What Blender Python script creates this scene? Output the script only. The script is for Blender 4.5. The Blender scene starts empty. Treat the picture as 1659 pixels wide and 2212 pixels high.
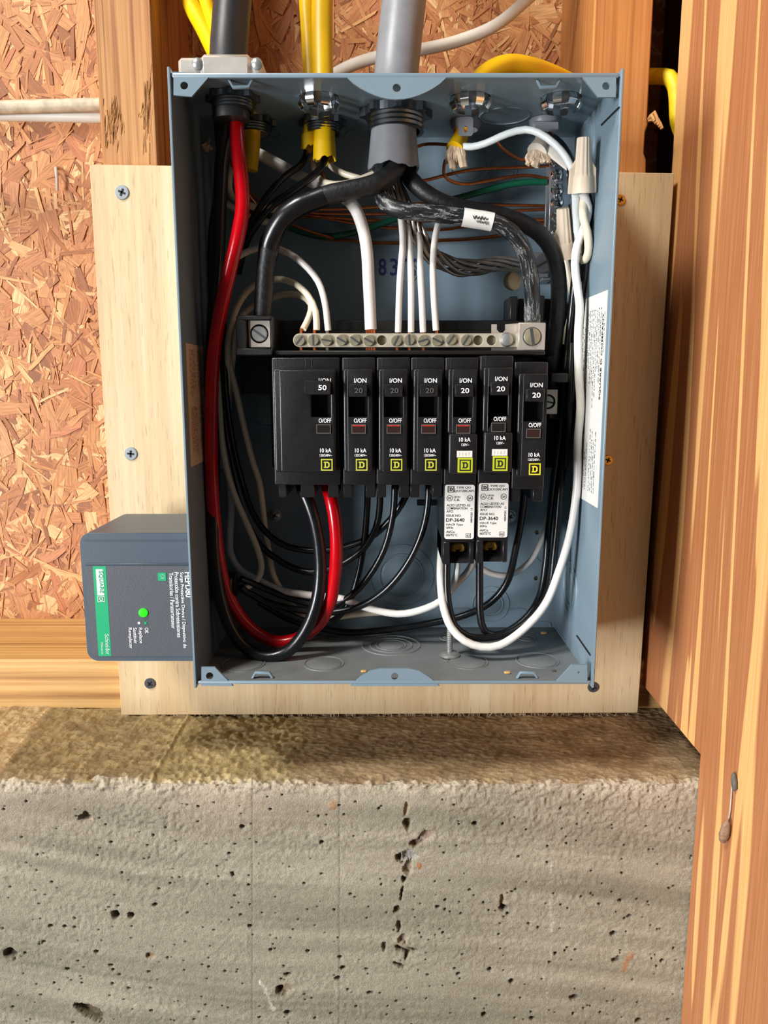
import bpy, bmesh, math, random
import numpy as np
from mathutils import Vector, Matrix
from mathutils.geometry import tessellate_polygon

random.seed(7)
rng = np.random.default_rng(11)
SC = bpy.context.scene
COL = SC.collection

# ------------------------------------------------------------------ camera, world, lights, exposure
F = 1662.0                      # focal length in pixels of the 1659 x 2212 frame
TH = math.radians(9.7)          # the camera looks slightly down
CT, ST = math.cos(TH), math.sin(TH)
ZC = 1.25                       # camera height above the floor

cam = bpy.data.cameras.new('camera')
cam.sensor_fit = 'VERTICAL'
cam.sensor_height = 36.0
cam.lens = F / 2212.0 * 36.0
cam.clip_start = 0.01
camo = bpy.data.objects.new('camera', cam)
camo.location = (0, 0, ZC)
camo.rotation_euler = (math.pi / 2 - TH, 0, 0)
COL.objects.link(camo)
SC.camera = camo

world = bpy.data.worlds.new('world')
SC.world = world
world.use_nodes = True
world.node_tree.nodes['Background'].inputs[0].default_value = (0.86, 0.92, 1.0, 1)
world.node_tree.nodes['Background'].inputs[1].default_value = 0.04

def area_light(name, loc, target, sx, sy, power, color):
    l = bpy.data.lights.new(name, 'AREA')
    l.shape = 'RECTANGLE'; l.size = sx; l.size_y = sy
    l.energy = power; l.color = color
    o = bpy.data.objects.new(name, l)
    o.location = loc
    d = Vector(target) - Vector(loc)
    o.rotation_euler = d.to_track_quat('-Z', 'Y').to_euler()
    COL.objects.link(o)
    return o

area_light('doorway_daylight', (-1.80, -1.10, ZC - 0.10), (0.04, 0.47, ZC - 0.05), 0.60, 0.90, 58, (0.97, 0.98, 1.0))
area_light('high_window_daylight', (-1.12, -0.55, ZC + 1.70), (0.04, 0.47, ZC), 0.45, 0.45, 42, (1.0, 0.96, 0.88))

SC.view_settings.view_transform = 'Standard'
SC.view_settings.look = 'None'
SC.view_settings.gamma = 1.0
SC.view_settings.use_curve_mapping = False
SC.view_settings.exposure = 0.45

# ------------------------------------------------------------------ from picture measurements to places in the room
def P(px, py, Y):
    """point at distance Y in front of the camera plane seen at (px, py); z relative to camera height"""
    u = (px - 829.5) / F; v = (py - 1106.0) / F
    dy = CT - v * ST
    t = Y / dy
    return (u * t, Y, (-ST - v * CT) * t)
def PZ(px, py, Z):
    u = (px - 829.5) / F; v = (py - 1106.0) / F
    t = Z / (-ST - v * CT)
    return (u * t, (CT - v * ST) * t, Z)
def PX(py, X, px):
    u = (px - 829.5) / F; v = (py - 1106.0) / F
    t = X / u
    return (X, (CT - v * ST) * t, (-ST - v * CT) * t)
def zz(py, Y): return P(829.5, py, Y)[2]
def xx(px, py, Y): return P(px, py, Y)[0]
def mpp(py, Y):
    v = (py - 1106.0) / F
    return Y / (CT - v * ST) / F

# main distances (metres)
YF, YB = 0.4122, 0.5107          # box front and back
YP = 0.512                       # face of the mounting board
YS = 0.524                       # face of the studs
YO = 0.6215                      # face of the sheathing
XL, XR = -0.1072, 0.1187         # outer sides of the box
ZT, ZB = 0.1500, -0.1690         # outer top and bottom of the box
XW = 0.186                       # face of the plywood side wall
ZLEDGE, YCON = -0.2345, 0.422    # concrete top and front

# ------------------------------------------------------------------ materials
MATS = {}
def lin(c):
    if isinstance(c, str):
        c = [int(c[i:i + 2], 16) / 255 for i in (0, 2, 4)]
    return tuple((x / 12.92 if x <= 0.04045 else ((x + 0.055) / 1.055) ** 2.4) for x in c) + (1,)
class N:
    """small node-tree writer"""
    def __init__(self, name):
        self.m = bpy.data.materials.new(name); self.m.use_nodes = True
        self.t = self.m.node_tree
        self.b = self.t.nodes['Principled BSDF']
        MATS[name] = self.m
    def n(self, typ, **kw):
        nd = self.t.nodes.new(typ)
        for k, v in kw.items():
            if k[0] == '_': setattr(nd, k[1:], v)
            else:
                nd.inputs[k.replace('_', ' ')].default_value = v
        return nd
    def l(self, a, b): self.t.links.new(a, b)
    def coords(self, scale=(1, 1, 1), rot=(0, 0, 0), kind='Object'):
        tc = self.n('ShaderNodeTexCoord'); mp = self.n('ShaderNodeMapping')
        mp.inputs['Scale'].default_value = scale; mp.inputs['Rotation'].default_value = rot
        self.l(tc.outputs[kind], mp.inputs['Vector']); return mp.outputs[0]
    def noise(self, vec, scale=1, detail=4, rough=.55, dist=0):
        nd = self.n('ShaderNodeTexNoise', Scale=scale, Detail=detail, Roughness=rough, Distortion=dist)
        if vec is not None: self.l(vec, nd.inputs['Vector'])
        return nd.outputs['Fac']
    def ramp(self, fac, stops, interp='LINEAR'):
        r = self.n('ShaderNodeValToRGB'); r.color_ramp.interpolation = interp
        e = r.color_ramp.elements
        while len(e) < len(stops): e.new(0.5)
        for i, (p, c) in enumerate(stops):
            e[i].position = p; e[i].color = lin(c) if not isinstance(c, tuple) or len(c) == 3 else c
        self.l(fac, r.inputs[0]); return r.outputs[0]
    def math(self, op, a, b=None, c=None):
        nd = self.n('ShaderNodeMath', _operation=op)
        for i, x in enumerate((a, b, c)):
            if x is None: continue
            if isinstance(x, (int, float)): nd.inputs[i].default_value = x
            else: self.l(x, nd.inputs[i])
        return nd.outputs[0]
    def mix(self, fac, a, b, blend='MIX'):
        nd = self.n('ShaderNodeMix', _data_type='RGBA', _blend_type=blend)
        for s, x in ((0, fac), (6, a), (7, b)):
            if isinstance(x, (int, float, tuple)): nd.inputs[s].default_value = x
            elif isinstance(x, str): nd.inputs[s].default_value = lin(x)
            else: self.l(x, nd.inputs[s])
        return nd.outputs[2]
    def bump(self, h, strength=.3, dist=.001):
        nd = self.n('ShaderNodeBump', Strength=strength, Distance=dist)
        self.l(h, nd.inputs['Height']); self.l(nd.outputs[0], self.b.inputs['Normal'])
    def out(self, col=None, rough=None, metal=None, **kw):
        for k, x in (('Base Color', col), ('Roughness', rough), ('Metallic', metal)):
            if x is None: continue
            if isinstance(x, str): x = lin(x)
            if isinstance(x, (int, float, tuple)): self.b.inputs[k].default_value = x
            else: self.l(x, self.b.inputs[k])
        for k, x in kw.items(): self.b.inputs[k.replace('_', ' ')].default_value = x
        return self.m

def plain(name, col, rough=.5, metal=0., var=.0, vscale=60, bump=0., bscale=300, **kw):
    m = N(name)
    c = lin(col)
    if var > 0:
        f = m.noise(m.coords(), vscale, 4)
        lo = tuple(x * (1 - var) for x in c[:3]) + (1,); hi = tuple(min(1, x * (1 + var)) for x in c[:3]) + (1,)
        cc = m.ramp(f, [(.3, lo), (.7, hi)])
    else: cc = c
    if bump > 0: m.bump(m.noise(m.coords(), bscale, 3), bump, .0006)
    return m.out(cc, rough, metal, **kw)

def wood(name, stops, gscale=(220, 220, 5), bscale=(30, 30, 2.5), bump=.25, rough=.65, mixw=.55):
    m = N(name)
    fine = m.noise(m.coords(gscale), 1, 5, .6, .3)
    broad = m.noise(m.coords(bscale), 1, 3, .5, .6)
    f = m.math('ADD', m.math('MULTIPLY', fine, 1 - mixw), m.math('MULTIPLY', broad, mixw))
    col = m.ramp(f, stops)
    speck = m.noise(m.coords((900, 900, 60)), 1, 2)
    col = m.mix(m.ramp(speck, [(.60, (0, 0, 0, 1)), (.75, (.35, .35, .35, 1))]), col, '5a3a1e')
    m.bump(fine, bump, .0008)
    return m.out(col, rough)

plain('box_paint', '768995', .34, .0, .06, 25, .03, 500)
plain('box_paint_dust_bounce', '74787a', .5, .0, .12, 40, .05, 500)  # box floor: warm bounce light painted into the colour, with some dust
plain('black_plastic', '19181a', .34, 0, .2, 180, .12, 700)
plain('base_plastic', '141312', .42, 0, .2, 90, .1, 500)
plain('black_insulation', '0f1013', .28, 0, .2, 120, .12, 260)
plain('se_insulation', '1c1c1e', .48, 0, .4, 260, .5, 420)
plain('red_insulation', 'b4000e', .22, 0, .08, 80, .10, 200)
plain('white_insulation', 'dbd7d1', .32, 0, .05, 60, .08, 250)
plain('cream_insulation', 'e3d6bd', .34, 0, .06, 60, .08, 250)
plain('pearl_insulation', 'd4dcda', .25, 0, .05, 60, .05, 250)
plain('green_insulation', '0c4f38', .3, 0, .1, 80)
plain('copper', 'c8764a', .32, 1., .25, 120)
plain('aluminium_strand', '8f8a83', .30, .7, .25, 160)
plain('yellow_jacket', 'e6b800', .42, 0, .10, 60, .08, 160)
plain('yellow_jacket_dusty', 'e4c21a', .5, 0, .15, 160, .1, 300)
plain('grey_jacket', '7a7c80', .42, 0, .10, 70, .1, 300)
plain('black_jacket', '262628', .45, 0, .15, 60, .1, 300)
plain('white_jacket', 'cfc9bd', .45, 0, .06, 40, .06, 200)
plain('white_jacket_dusty', 'bcae94', .6, 0, .35, 90, .3, 400)
plain('sheath_fill', 'd9bfa2', .9, 0, .25, 300, .5, 600)
plain('chrome', 'dfe2e4', .12, 1.)
plain('zinc', 'a9aaa8', .3, .6, .12, 200)
plain('zinc_yellow', 'a49d85', .32, .55, .2, 300)
plain('aluminium', 'b3aaa0', .40, .4, .08, 120, .12, 500)
plain('cast_aluminium', 'd0cbc2', .3, .5, .08, 100, .15, 200)
plain('neutral_bar_metal', 'c2b9a6', .34, .35, .12, 150, .12, 500)
plain('ground_bar_metal', '85888c', .3, .6, .12, 150)
plain('brass', 'c99a45', .35, 1., .25, 300)
plain('dark_steel', '595c60', .35, .5, .15, 200)
plain('screw_grey', '8f969b', .6, .1, .1, 300)
plain('dark_slot', '0b0b0b', .7)
plain('connector_zinc', '6f7376', .34, 1., .15, 120, .1, 300)
plain('connector_plastic', '7d8087', .4, 0, .05)
plain('conduit_nut', '4a5056', .3, .7, .15, 120)
plain('wire_nut_tan', 'd6c4ad', .5, 0, .06, 120, .1, 500)
plain('label_white', 'd8d8d4', .5, 0, .03, 200)
plain('label_aged', 'cdb79a', .6, 0, .06, 120)
plain('ink_black', '151515', .6)
plain('ink_grey', '4a4a48', .6)
plain('ink_brown', '5a4028', .6)
plain('ink_white', 'eeeeee', .5)
plain('ink_faded', '4c4a47', .5)
plain('ink_purple', '2b2a66', .6)
plain('logo_yellow', 'd6cc2a', .5)
plain('logo_olive', 'b9b93a', .5)
plain('sticker_lime', 'b3bd23', .45)
plain('spd_body', '46525e', .42, 0, .03, 60, .06, 900)
plain('spd_panel', '4b4e55', .5, 0, .06, 900, .15, 1200)
plain('spd_green', '00a06a', .45)
plain('window_red', '33211f', .12, 0, 0)
plain('window_dark', '231e1f', .12, 0, 0)
plain('window_stripe', 'c4362c', .3, 0, 0)
plain('window_frame', '5e5955', .3, 0, 0)
plain('dirt_straw', 'c9a26a', .8)
plain('insect_brown', '8a6c54', .8, 0, .4, 400, .5, 900)
plain('silk_white', 'b9b2a6', .8)
plain('bug_grey', '57524b', .6)
plain('wood_splinter', 'c08f58', .8, 0, .2, 200)
m = N('led_green')
m.out('20d810', .3, 0); m.b.inputs['Emission Color'].default_value = (.02, .85, .01, 1); m.b.inputs['Emission Strength'].default_value = 1.0

wood('board_wood', [(.25, 'b4966f'), (.45, 'c6ab83'), (.6, 'd1bb95'), (.8, 'dac9a8')], (260, 260, 7), (22, 22, 1.6), .15, .6)
def stud_wood(name, stops, dark, lines=420, tilt=0.0):
    m = N(name)
    v = m.coords((1, 1, .012), (0, tilt, 0))
    w = m.noise(v, lines * .42, 2, .5, .2)
    fine = m.noise(m.coords((700, 700, 18)), 1, 4, .6)
    f = m.math('ADD', m.math('MULTIPLY', w, .7), m.math('MULTIPLY', fine, .3))
    col = m.ramp(f, stops)
    blot = m.noise(m.coords((26, 26, 7)), 1, 3, .5, .5)
    col = m.mix(m.ramp(blot, [(.45, (0, 0, 0, 1)), (.75, (.5, .5, .5, 1))]), col, dark)
    m.bump(f, .35, .0008)
    m.out(col, .62)
stud_wood('stud_wood_left', [(.34, '7f4e26'), (.44, 'a06c3b'), (.55, 'b6844e'), (.75, 'c2935e')], 'a5663b', 900)
stud_wood('stud_wood_right', [(.25, '8a5526'), (.45, 'a86c33'), (.6, 'b97d42'), (.8, 'c99457')], '96592a', 900)
plain('stud_wood_shade', '4a3220', .8, 0, .2, 60)  # stud wood darkened, the shade of the gap put into its colour
m = N('plate_wood')     # grain runs along X
v = m.coords((.010, 1, 1))
w = m.noise(v, 190, 2, .5, .25)
fine = m.noise(m.coords((14, 600, 600)), 1, 4)
f = m.math('ADD', m.math('MULTIPLY', w, .72), m.math('MULTIPLY', fine, .28))
m.bump(f, .4, .001)
m.out(m.ramp(f, [(.30, '8f6535'), (.45, 'b98c52'), (.6, 'cfa668'), (.8, 'd8b47c')]), .65)

# side wall plywood: bold cathedral grain, light and red-brown bands
m = N('side_plywood')
v = m.coords((1, 1, .085))
base = m.noise(v, 13, 3.0, .5, .7)
bands = m.math('FRACT', m.math('MULTIPLY', base, 6.0))
edge = m.ramp(bands, [(.02, (0, 0, 0, 1)), (.05, (1, 1, 1, 1)), (.42, (1, 1, 1, 1)), (.52, (0, 0, 0, 1))])
streak = m.noise(m.coords((900, 900, 14)), 1, 4, .6)
light = m.ramp(streak, [(.3, 'd39b5c'), (.7, 'e3b377')])
dark = m.ramp(streak, [(.3, '9c6038'), (.62, 'b0744a'), (.78, 'c48d62')])
col = m.mix(edge, dark, light)
m.bump(streak, .25, .0006)
m.out(col, .55)

# oriented strand board flakes: colour per strand, grain along each strand
m = N('osb_strand')
geo = m.n('ShaderNodeNewGeometry')
uv = m.n('ShaderNodeUVMap'); uv.uv_map = 'UVMap'
mp = m.n('ShaderNodeMapping'); mp.inputs['Scale'].default_value = (60, 900, 1)
m.l(uv.outputs[0], mp.inputs['Vector'])
g = m.noise(mp.outputs[0], 1, 4, .6)
oi = m.n('ShaderNodeObjectInfo')
col = m.ramp(m.math('FRACT', m.math('ADD', geo.outputs['Random Per Island'], oi.outputs['Random'])), [(0, '8a5530'), (.12, 'a9693c'), (.35, 'c08450'), (.55, 'c98d55'), (.72, 'b9744a'), (.88, 'd8a76c'), (1, 'e4bd86')])
dk = m.mix(.55, col, '6b3a1c')
m.bump(g, .4, .0006)
m.out(m.mix(m.ramp(g, [(.35, (0, 0, 0, 1)), (.62, (1, 1, 1, 1))]), dk, col), .6)
m = N('osb_base')
f = m.noise(m.coords((60, 60, 60)), 1, 5, .6, 1.2)
m.out(m.ramp(f, [(.3, '6d3f1e'), (.5, '99602f'), (.7, 'b87d48')]), .7)

# concrete: colour stored per vertex (stains, board marks), fine grain on top
m = N('concrete')
at = m.n('ShaderNodeAttribute'); at.attribute_name = 'stain'
fine = m.noise(m.coords(), 750, 5, .7)
gr = m.ramp(fine, [(.30, (.72, .72, .72, 1)), (.55, (1, 1, 1, 1)), (.75, (1.12, 1.10, 1.06, 1))])
m.bump(m.noise(m.coords(), 1000, 5, .7), .9, .0014)
m.out(m.mix(1.0, at.outputs['Color'], gr, 'MULTIPLY'), .8)
plain('concrete_block', '9d9584', .85, 0, .12, 30, .4, 500)
plain('concrete_plain', '6f685d', .85, 0, .12, 30, .4, 500)
m = N('striped_se')   # scuffed dark jacket with pale scratches along it
uv = m.n('ShaderNodeUVMap'); uv.uv_map = 'UVMap'
mp = m.n('ShaderNodeMapping'); mp.inputs['Scale'].default_value = (13, .8, 1)
m.l(uv.outputs[0], mp.inputs['Vector'])
g = m.noise(mp.outputs[0], 1, 5, .7, .5)
m.bump(g, .5, .0008)
m.out(m.ramp(g, [(.40, '16181a'), (.54, '26292c'), (.57, 'a9aba8'), (.585, '33363a'), (.64, '2a2d30'), (.66, '9c9e9b'), (.68, '2c2f33')]), .28)
# ------------------------------------------------------------------ geometry helpers: each returns (verts, faces), z relative to camera height
def cat(*gs):
    V, Fc = [], []
    for v, f in gs:
        o = len(V); V += [tuple(p) for p in v]; Fc += [tuple(i + o for i in q) for q in f]
    return V, Fc
def bevel(g, w, ang=50, seg=1):
    bm = bmesh.new(); vs = [bm.verts.new(p) for p in g[0]]
    for q in g[1]:
        try: bm.faces.new([vs[i] for i in q])
        except ValueError: pass
    bmesh.ops.recalc_face_normals(bm, faces=bm.faces)
    ed = [e for e in bm.edges if len(e.link_faces) == 2 and e.calc_face_angle(0) > math.radians(ang)]
    bmesh.ops.bevel(bm, geom=ed, offset=w, segments=seg, affect='EDGES', profile=.5, clamp_overlap=True)
    bm.verts.index_update()
    r = ([tuple(v.co) for v in bm.verts], [tuple(v.index for v in q.verts) for q in bm.faces])
    bm.free(); return r
def box(x0, x1, y0, y1, z0, z1, bev=0, seg=1):
    if x0 > x1: x0, x1 = x1, x0
    if y0 > y1: y0, y1 = y1, y0
    if z0 > z1: z0, z1 = z1, z0
    v = [(x, y, z) for x in (x0, x1) for y in (y0, y1) for z in (z0, z1)]
    f = [(0, 1, 3, 2), (4, 6, 7, 5), (0, 4, 5, 1), (2, 3, 7, 6), (0, 2, 6, 4), (1, 5, 7, 3)]
    g = (v, f)
    return bevel(g, bev, 50, seg) if bev else g
def hexa(p):   # 8 corners: first four one end (ring), last four the other
    return (p, [(0, 3, 2, 1), (4, 5, 6, 7), (0, 1, 5, 4), (1, 2, 6, 5), (2, 3, 7, 6), (3, 0, 4, 7)])
def amap(axis):
    return {'y': lambda a, b, d: (a, d, b), 'z': lambda a, b, d: (a, b, d), 'x': lambda a, b, d: (d, a, b)}[axis]
def plate(outer, holes, axis, d0, d1, bev=0, seg=1):
    """flat plate with through holes; outline in the two axes other than `axis`"""
    loops = [outer] + list(holes)
    flat = [p for lp in loops for p in lp]
    tris = tessellate_polygon([[Vector((a, b, 0)) for a, b in lp] for lp in loops])
    mp = amap(axis); n = len(flat)
    V = [mp(a, b, d0) for a, b in flat] + [mp(a, b, d1) for a, b in flat]
    Fc = [tuple(t) for t in tris] + [tuple(i + n for i in t[::-1]) for t in tris]
    o = 0
    for lp in loops:
        k = len(lp)
        for i in range(k):
            j = (i + 1) % k
            Fc.append((o + i, o + j, o + j + n, o + i + n))
        o += k
    if bev:
        bm = bmesh.new(); vs = [bm.verts.new(p) for p in V]
        for q in Fc:
            try: bm.faces.new([vs[i] for i in q])
            except ValueError: pass
        bmesh.ops.recalc_face_normals(bm, faces=bm.faces)
        bmesh.ops.dissolve_limit(bm, angle_limit=.01, verts=bm.verts, edges=bm.edges)
        bm.verts.index_update()
        g = ([tuple(v.co) for v in bm.verts], [tuple(v.index for v in q.verts) for q in bm.faces]); bm.free()
        return bevel(g, bev, 50, seg)
    return V, Fc
def rect(x0, x1, z0, z1): return [(x0, z0), (x1, z0), (x1, z1), (x0, z1)]
def rrect(x0, x1, z0, z1, r, n=4):
    o = []
    for cx, cz, a0 in ((x1 - r, z1 - r, 0), (x0 + r, z1 - r, 90), (x0 + r, z0 + r, 180), (x1 - r, z0 + r, 270)):
        for i in range(n + 1):
            a = math.radians(a0 + 90 * i / n); o.append((cx + r * math.cos(a), cz + r * math.sin(a)))
    return o
def circ(cx, cz, r, n=20, rz=None, a0=0):
    rz = rz or r
    return [(cx + r * math.cos(a0 + 2 * math.pi * i / n), cz + rz * math.sin(a0 + 2 * math.pi * i / n)) for i in range(n)]
def frame_of(d):
    d = Vector(d).normalized()
    a = Vector((0, 0, 1)) if abs(d.z) < .9 else Vector((1, 0, 0))
    u = d.cross(a).normalized(); w = d.cross(u).normalized()
    return d, u, w
def lathe(prof, c, d, n=20, closed=False):
    """profile of (radius, height) turned about axis d through c"""
    d, u, w = frame_of(d); c = Vector(c); V, Fc = [], []
    for r, h in prof:
        for i in range(n):
            a = 2 * math.pi * i / n
            V.append(tuple(c + d * h + (u * math.cos(a) + w * math.sin(a)) * r))
    m = len(prof)
    for k in range(m - 1 if not closed else m):
        k2 = (k + 1) % m
        for i in range(n):
            j = (i + 1) % n
            Fc.append((k * n + i, k * n + j, k2 * n + j, k2 * n + i))
    if not closed:
        if prof[0][0] > 1e-6: Fc.append(tuple(range(n))[::-1])
        if prof[-1][0] > 1e-6: Fc.append(tuple(range((m - 1) * n, m * n)))
    return V, Fc
def spline(pts, step):
    pts = [np.array(p, float) for p in pts]
    if len(pts) == 2: pts = [pts[0], (pts[0] + pts[1]) / 2, pts[1]]
    P0 = [2 * pts[0] - pts[1]] + pts + [2 * pts[-1] - pts[-2]]
    out = []
    for i in range(1, len(P0) - 2):
        p0, p1, p2, p3 = P0[i - 1:i + 3]
        t0 = 0; t1 = t0 + max(np.linalg.norm(p1 - p0), 1e-6) ** .5; t2 = t1 + max(np.linalg.norm(p2 - p1), 1e-6) ** .5; t3 = t2 + max(np.linalg.norm(p3 - p2), 1e-6) ** .5
        k = max(2, int(np.linalg.norm(p2 - p1) / step))
        for j in range(k):
            t = t1 + (t2 - t1) * j / k
            a1 = (t1 - t) / (t1 - t0) * p0 + (t - t0) / (t1 - t0) * p1
            a2 = (t2 - t) / (t2 - t1) * p1 + (t - t1) / (t2 - t1) * p2
            a3 = (t3 - t) / (t3 - t2) * p2 + (t - t2) / (t3 - t2) * p3
            b1 = (t2 - t) / (t2 - t0) * a1 + (t - t0) / (t2 - t0) * a2
            b2 = (t3 - t) / (t3 - t1) * a2 + (t - t1) / (t3 - t1) * a3
            out.append((t2 - t) / (t2 - t1) * b1 + (t - t1) / (t2 - t1) * b2)
    out.append(pts[-1])
    return out
def tube(pts, r, n=12, step=.004, flat=1.0, flatdir=(1, 0, 0), wob=0., rfun=None, raw=False):
    """round (or flattened) cable along a smooth path; UV runs (around, along)"""
    pts = [np.array(p, float) for p in pts] if raw else spline(pts, step)
    m = len(pts); V, Fc, UV = [], [], []
    T = [pts[min(i + 1, m - 1)] - pts[max(i - 1, 0)] for i in range(m)]
    T = [t / (np.linalg.norm(t) + 1e-9) for t in T]
    fd = np.array(flatdir, float)
    u = np.cross(T[0], [0.3, .5, .8]); u /= np.linalg.norm(u)
    s = 0; ph = random.random() * 10
    for i in range(m):
        t = T[i]
        if flat != 1.0: u = fd - t * fd.dot(t)
        else: u = u - t * u.dot(t)
        u = u / (np.linalg.norm(u) + 1e-9); w = np.cross(t, u)
        if i: s += np.linalg.norm(pts[i] - pts[i - 1])
        rr = r * (1 + wob * math.sin(s * 260 + ph) + wob * .7 * math.sin(s * 610 + 2 * ph))
        if rfun: rr *= rfun(i / (m - 1))
        for k in range(n):
            a = 2 * math.pi * k / n
            V.append(tuple(pts[i] + u * math.cos(a) * rr * flat + w * math.sin(a) * rr))
            UV.append((k / n, s * 100))
    for i in range(m - 1):
        for k in range(n):
            j = (k + 1) % n
            Fc.append((i * n + k, i * n + j, (i + 1) * n + j, (i + 1) * n + k))
    Fc.append(tuple(range(n))[::-1]); Fc.append(tuple(range((m - 1) * n, m * n)))
    return V, Fc
def rot_g(g, c, axis, ang):
    R = Matrix.Rotation(ang, 3, axis); c = Vector(c)
    return [tuple(R @ (Vector(p) - c) + c) for p in g[0]], g[1]

# ------------------------------------------------------------------ object helpers
BB = {}      # world bounding boxes, for placing origins
WL = {}      # world location of every object
def bb_add(o, lo, hi):
    while o is not None:
        if o.name in BB:
            a, b = BB[o.name]; BB[o.name] = (np.minimum(a, lo), np.maximum(b, hi))
        else: BB[o.name] = (np.array(lo), np.array(hi))
        o = o.parent
def tagit(o, label=None, cat_=None, group=None, kind=None):
    if label: o['label'] = label
    if cat_: o['category'] = cat_
    if group: o['group'] = group
    if kind: o['kind'] = kind
    return o
EMPTIES = []
def thing(name, label, cat_, group=None, kind=None):
    o = bpy.data.objects.new(name, None)
    o.empty_display_size = .01
    COL.objects.link(o); WL[o.name] = np.zeros(3); EMPTIES.append(o)
    return tagit(o, label, cat_, group, kind)
def mk(name, g, mat, parent=None, smooth=True, ang=38, label=None, cat_=None, group=None, kind=None, uv=None, recalc=True):
    V = np.array(g[0], float).reshape(-1, 3).copy(); V[:, 2] += ZC
    lo, hi = V.min(0), V.max(0)
    loc = np.array([(lo[0] + hi[0]) / 2, (lo[1] + hi[1]) / 2, lo[2]])
    me = bpy.data.meshes.new(name)
    me.from_pydata((V - loc).tolist(), [], g[1])
    if uv is not None:
        ul = me.uv_layers.new(name='UVMap')
        vi = np.zeros(len(me.loops), int); me.loops.foreach_get('vertex_index', vi)
        ul.data.foreach_set('uv', np.array(uv, float)[vi].ravel())
    if recalc:
        bm = bmesh.new(); bm.from_mesh(me); bmesh.ops.recalc_face_normals(bm, faces=bm.faces); bm.to_mesh(me); bm.free()
    if smooth:
        me.polygons.foreach_set('use_smooth', [True] * len(me.polygons)); me.set_sharp_from_angle(angle=math.radians(ang))
    me.materials.append(MATS[mat])
    o = bpy.data.objects.new(name, me); COL.objects.link(o)
    WL[o.name] = loc
    if parent is not None:
        o.parent = parent; o.location = loc - WL[parent.name]
    else: o.location = loc
    bb_add(o, lo, hi)
    return tagit(o, label, cat_, group, kind)
def finish_empties():
    for o in EMPTIES:
        if o.name not in BB: continue
        lo, hi = BB[o.name]
        loc = np.array([(lo[0] + hi[0]) / 2, (lo[1] + hi[1]) / 2, lo[2]])
        d = loc - WL[o.name]
        if o.parent is not None: o.location = loc - WL[o.parent.name]
        else: o.location = loc
        WL[o.name] = loc
        for c in o.children: c.location = WL[c.name] - loc

# lettering: queued, turned into meshes in one pass at the end
TQ = []
def text(s, c, w, h, mat, parent, right=(1, 0, 0), up=(0, 0, 1), bold=.02, name='lettering', thick=.00008, align='C'):
    cu = bpy.data.curves.new('t', 'FONT'); cu.body = s; cu.size = 1.0; cu.offset = bold * .45; cu.resolution_u = 3
    cu.fill_mode = 'FRONT'
    o = bpy.data.objects.new('t', cu); COL.objects.link(o)
    TQ.append((o, c, w, h, mat, parent, Vector(right), Vector(up), name, align, thick))
def finish_text():
    dg = bpy.context.evaluated_depsgraph_get(); dg.update()
    for o, c, w, h, mat, parent, R, U, name, align, thick in TQ:
        me = bpy.data.meshes.new_from_object(o.evaluated_get(dg))
        n = len(me.vertices)
        if n == 0: bpy.data.meshes.remove(me); bpy.data.objects.remove(o); continue
        co = np.zeros(n * 3); me.vertices.foreach_get('co', co); co = co.reshape(-1, 3)
        lo, hi = co.min(0), co.max(0); sz = np.maximum(hi - lo, 1e-6)
        sy = h / sz[1]; sx = (w / sz[0]) if w else sy
        x = (co[:, 0] - (lo[0] + hi[0]) / 2) * sx
        if align == 'L': x = (co[:, 0] - lo[0]) * sx
        y = (co[:, 1] - (lo[1] + hi[1]) / 2) * sy
        V = np.array(c)[None] + x[:, None] * np.array(R)[None] + y[:, None] * np.array(U)[None]
        Fc = [tuple(p.vertices) for p in me.polygons]
        mk(name, (V, Fc), mat, parent, smooth=False, recalc=False)
        cu = o.data; bpy.data.objects.remove(o); bpy.data.curves.remove(cu); bpy.data.meshes.remove(me)

def cable(name, label, cat_, pts, r, mat, group=None, parent=None, n=12, flat=1.0, flatdir=(1, 0, 0), wob=0., step=.004, rfun=None, uvs=False):
    """pts: (px, py, Y) seen in the picture, put at their own distance"""
    W = []
    for p in pts:
        x, y, z = P(*p)
        if YF < y < YB + .004 and ZB < z < ZT - .004:      # inside the box: keep clear of its walls
            x = min(max(x, XL + .0017 + r), XR - .0017 - r); y = min(y, YB - .0017 - r)
        W.append((x, y, z))
    g = tube(W, r, n, step, flat, flatdir, wob, rfun)
    uv = None
    if uvs:
        m = (len(g[0])) // n
        V = np.array(g[0]).reshape(m, n, 3).mean(1); s = np.concatenate([[0], np.cumsum(np.linalg.norm(np.diff(V, axis=0), axis=1))])
        uv = [(k / n, s[i] * 100) for i in range(m) for k in range(n)]
    return mk(name, g, mat, parent, label=label, cat_=cat_, group=group, uv=uv)
# ------------------------------------------------------------------ the setting
mk('floor', box(-2.2, .9, -2.0, .43, -ZC - .1, -ZC), 'concrete_plain', kind='structure')

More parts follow.
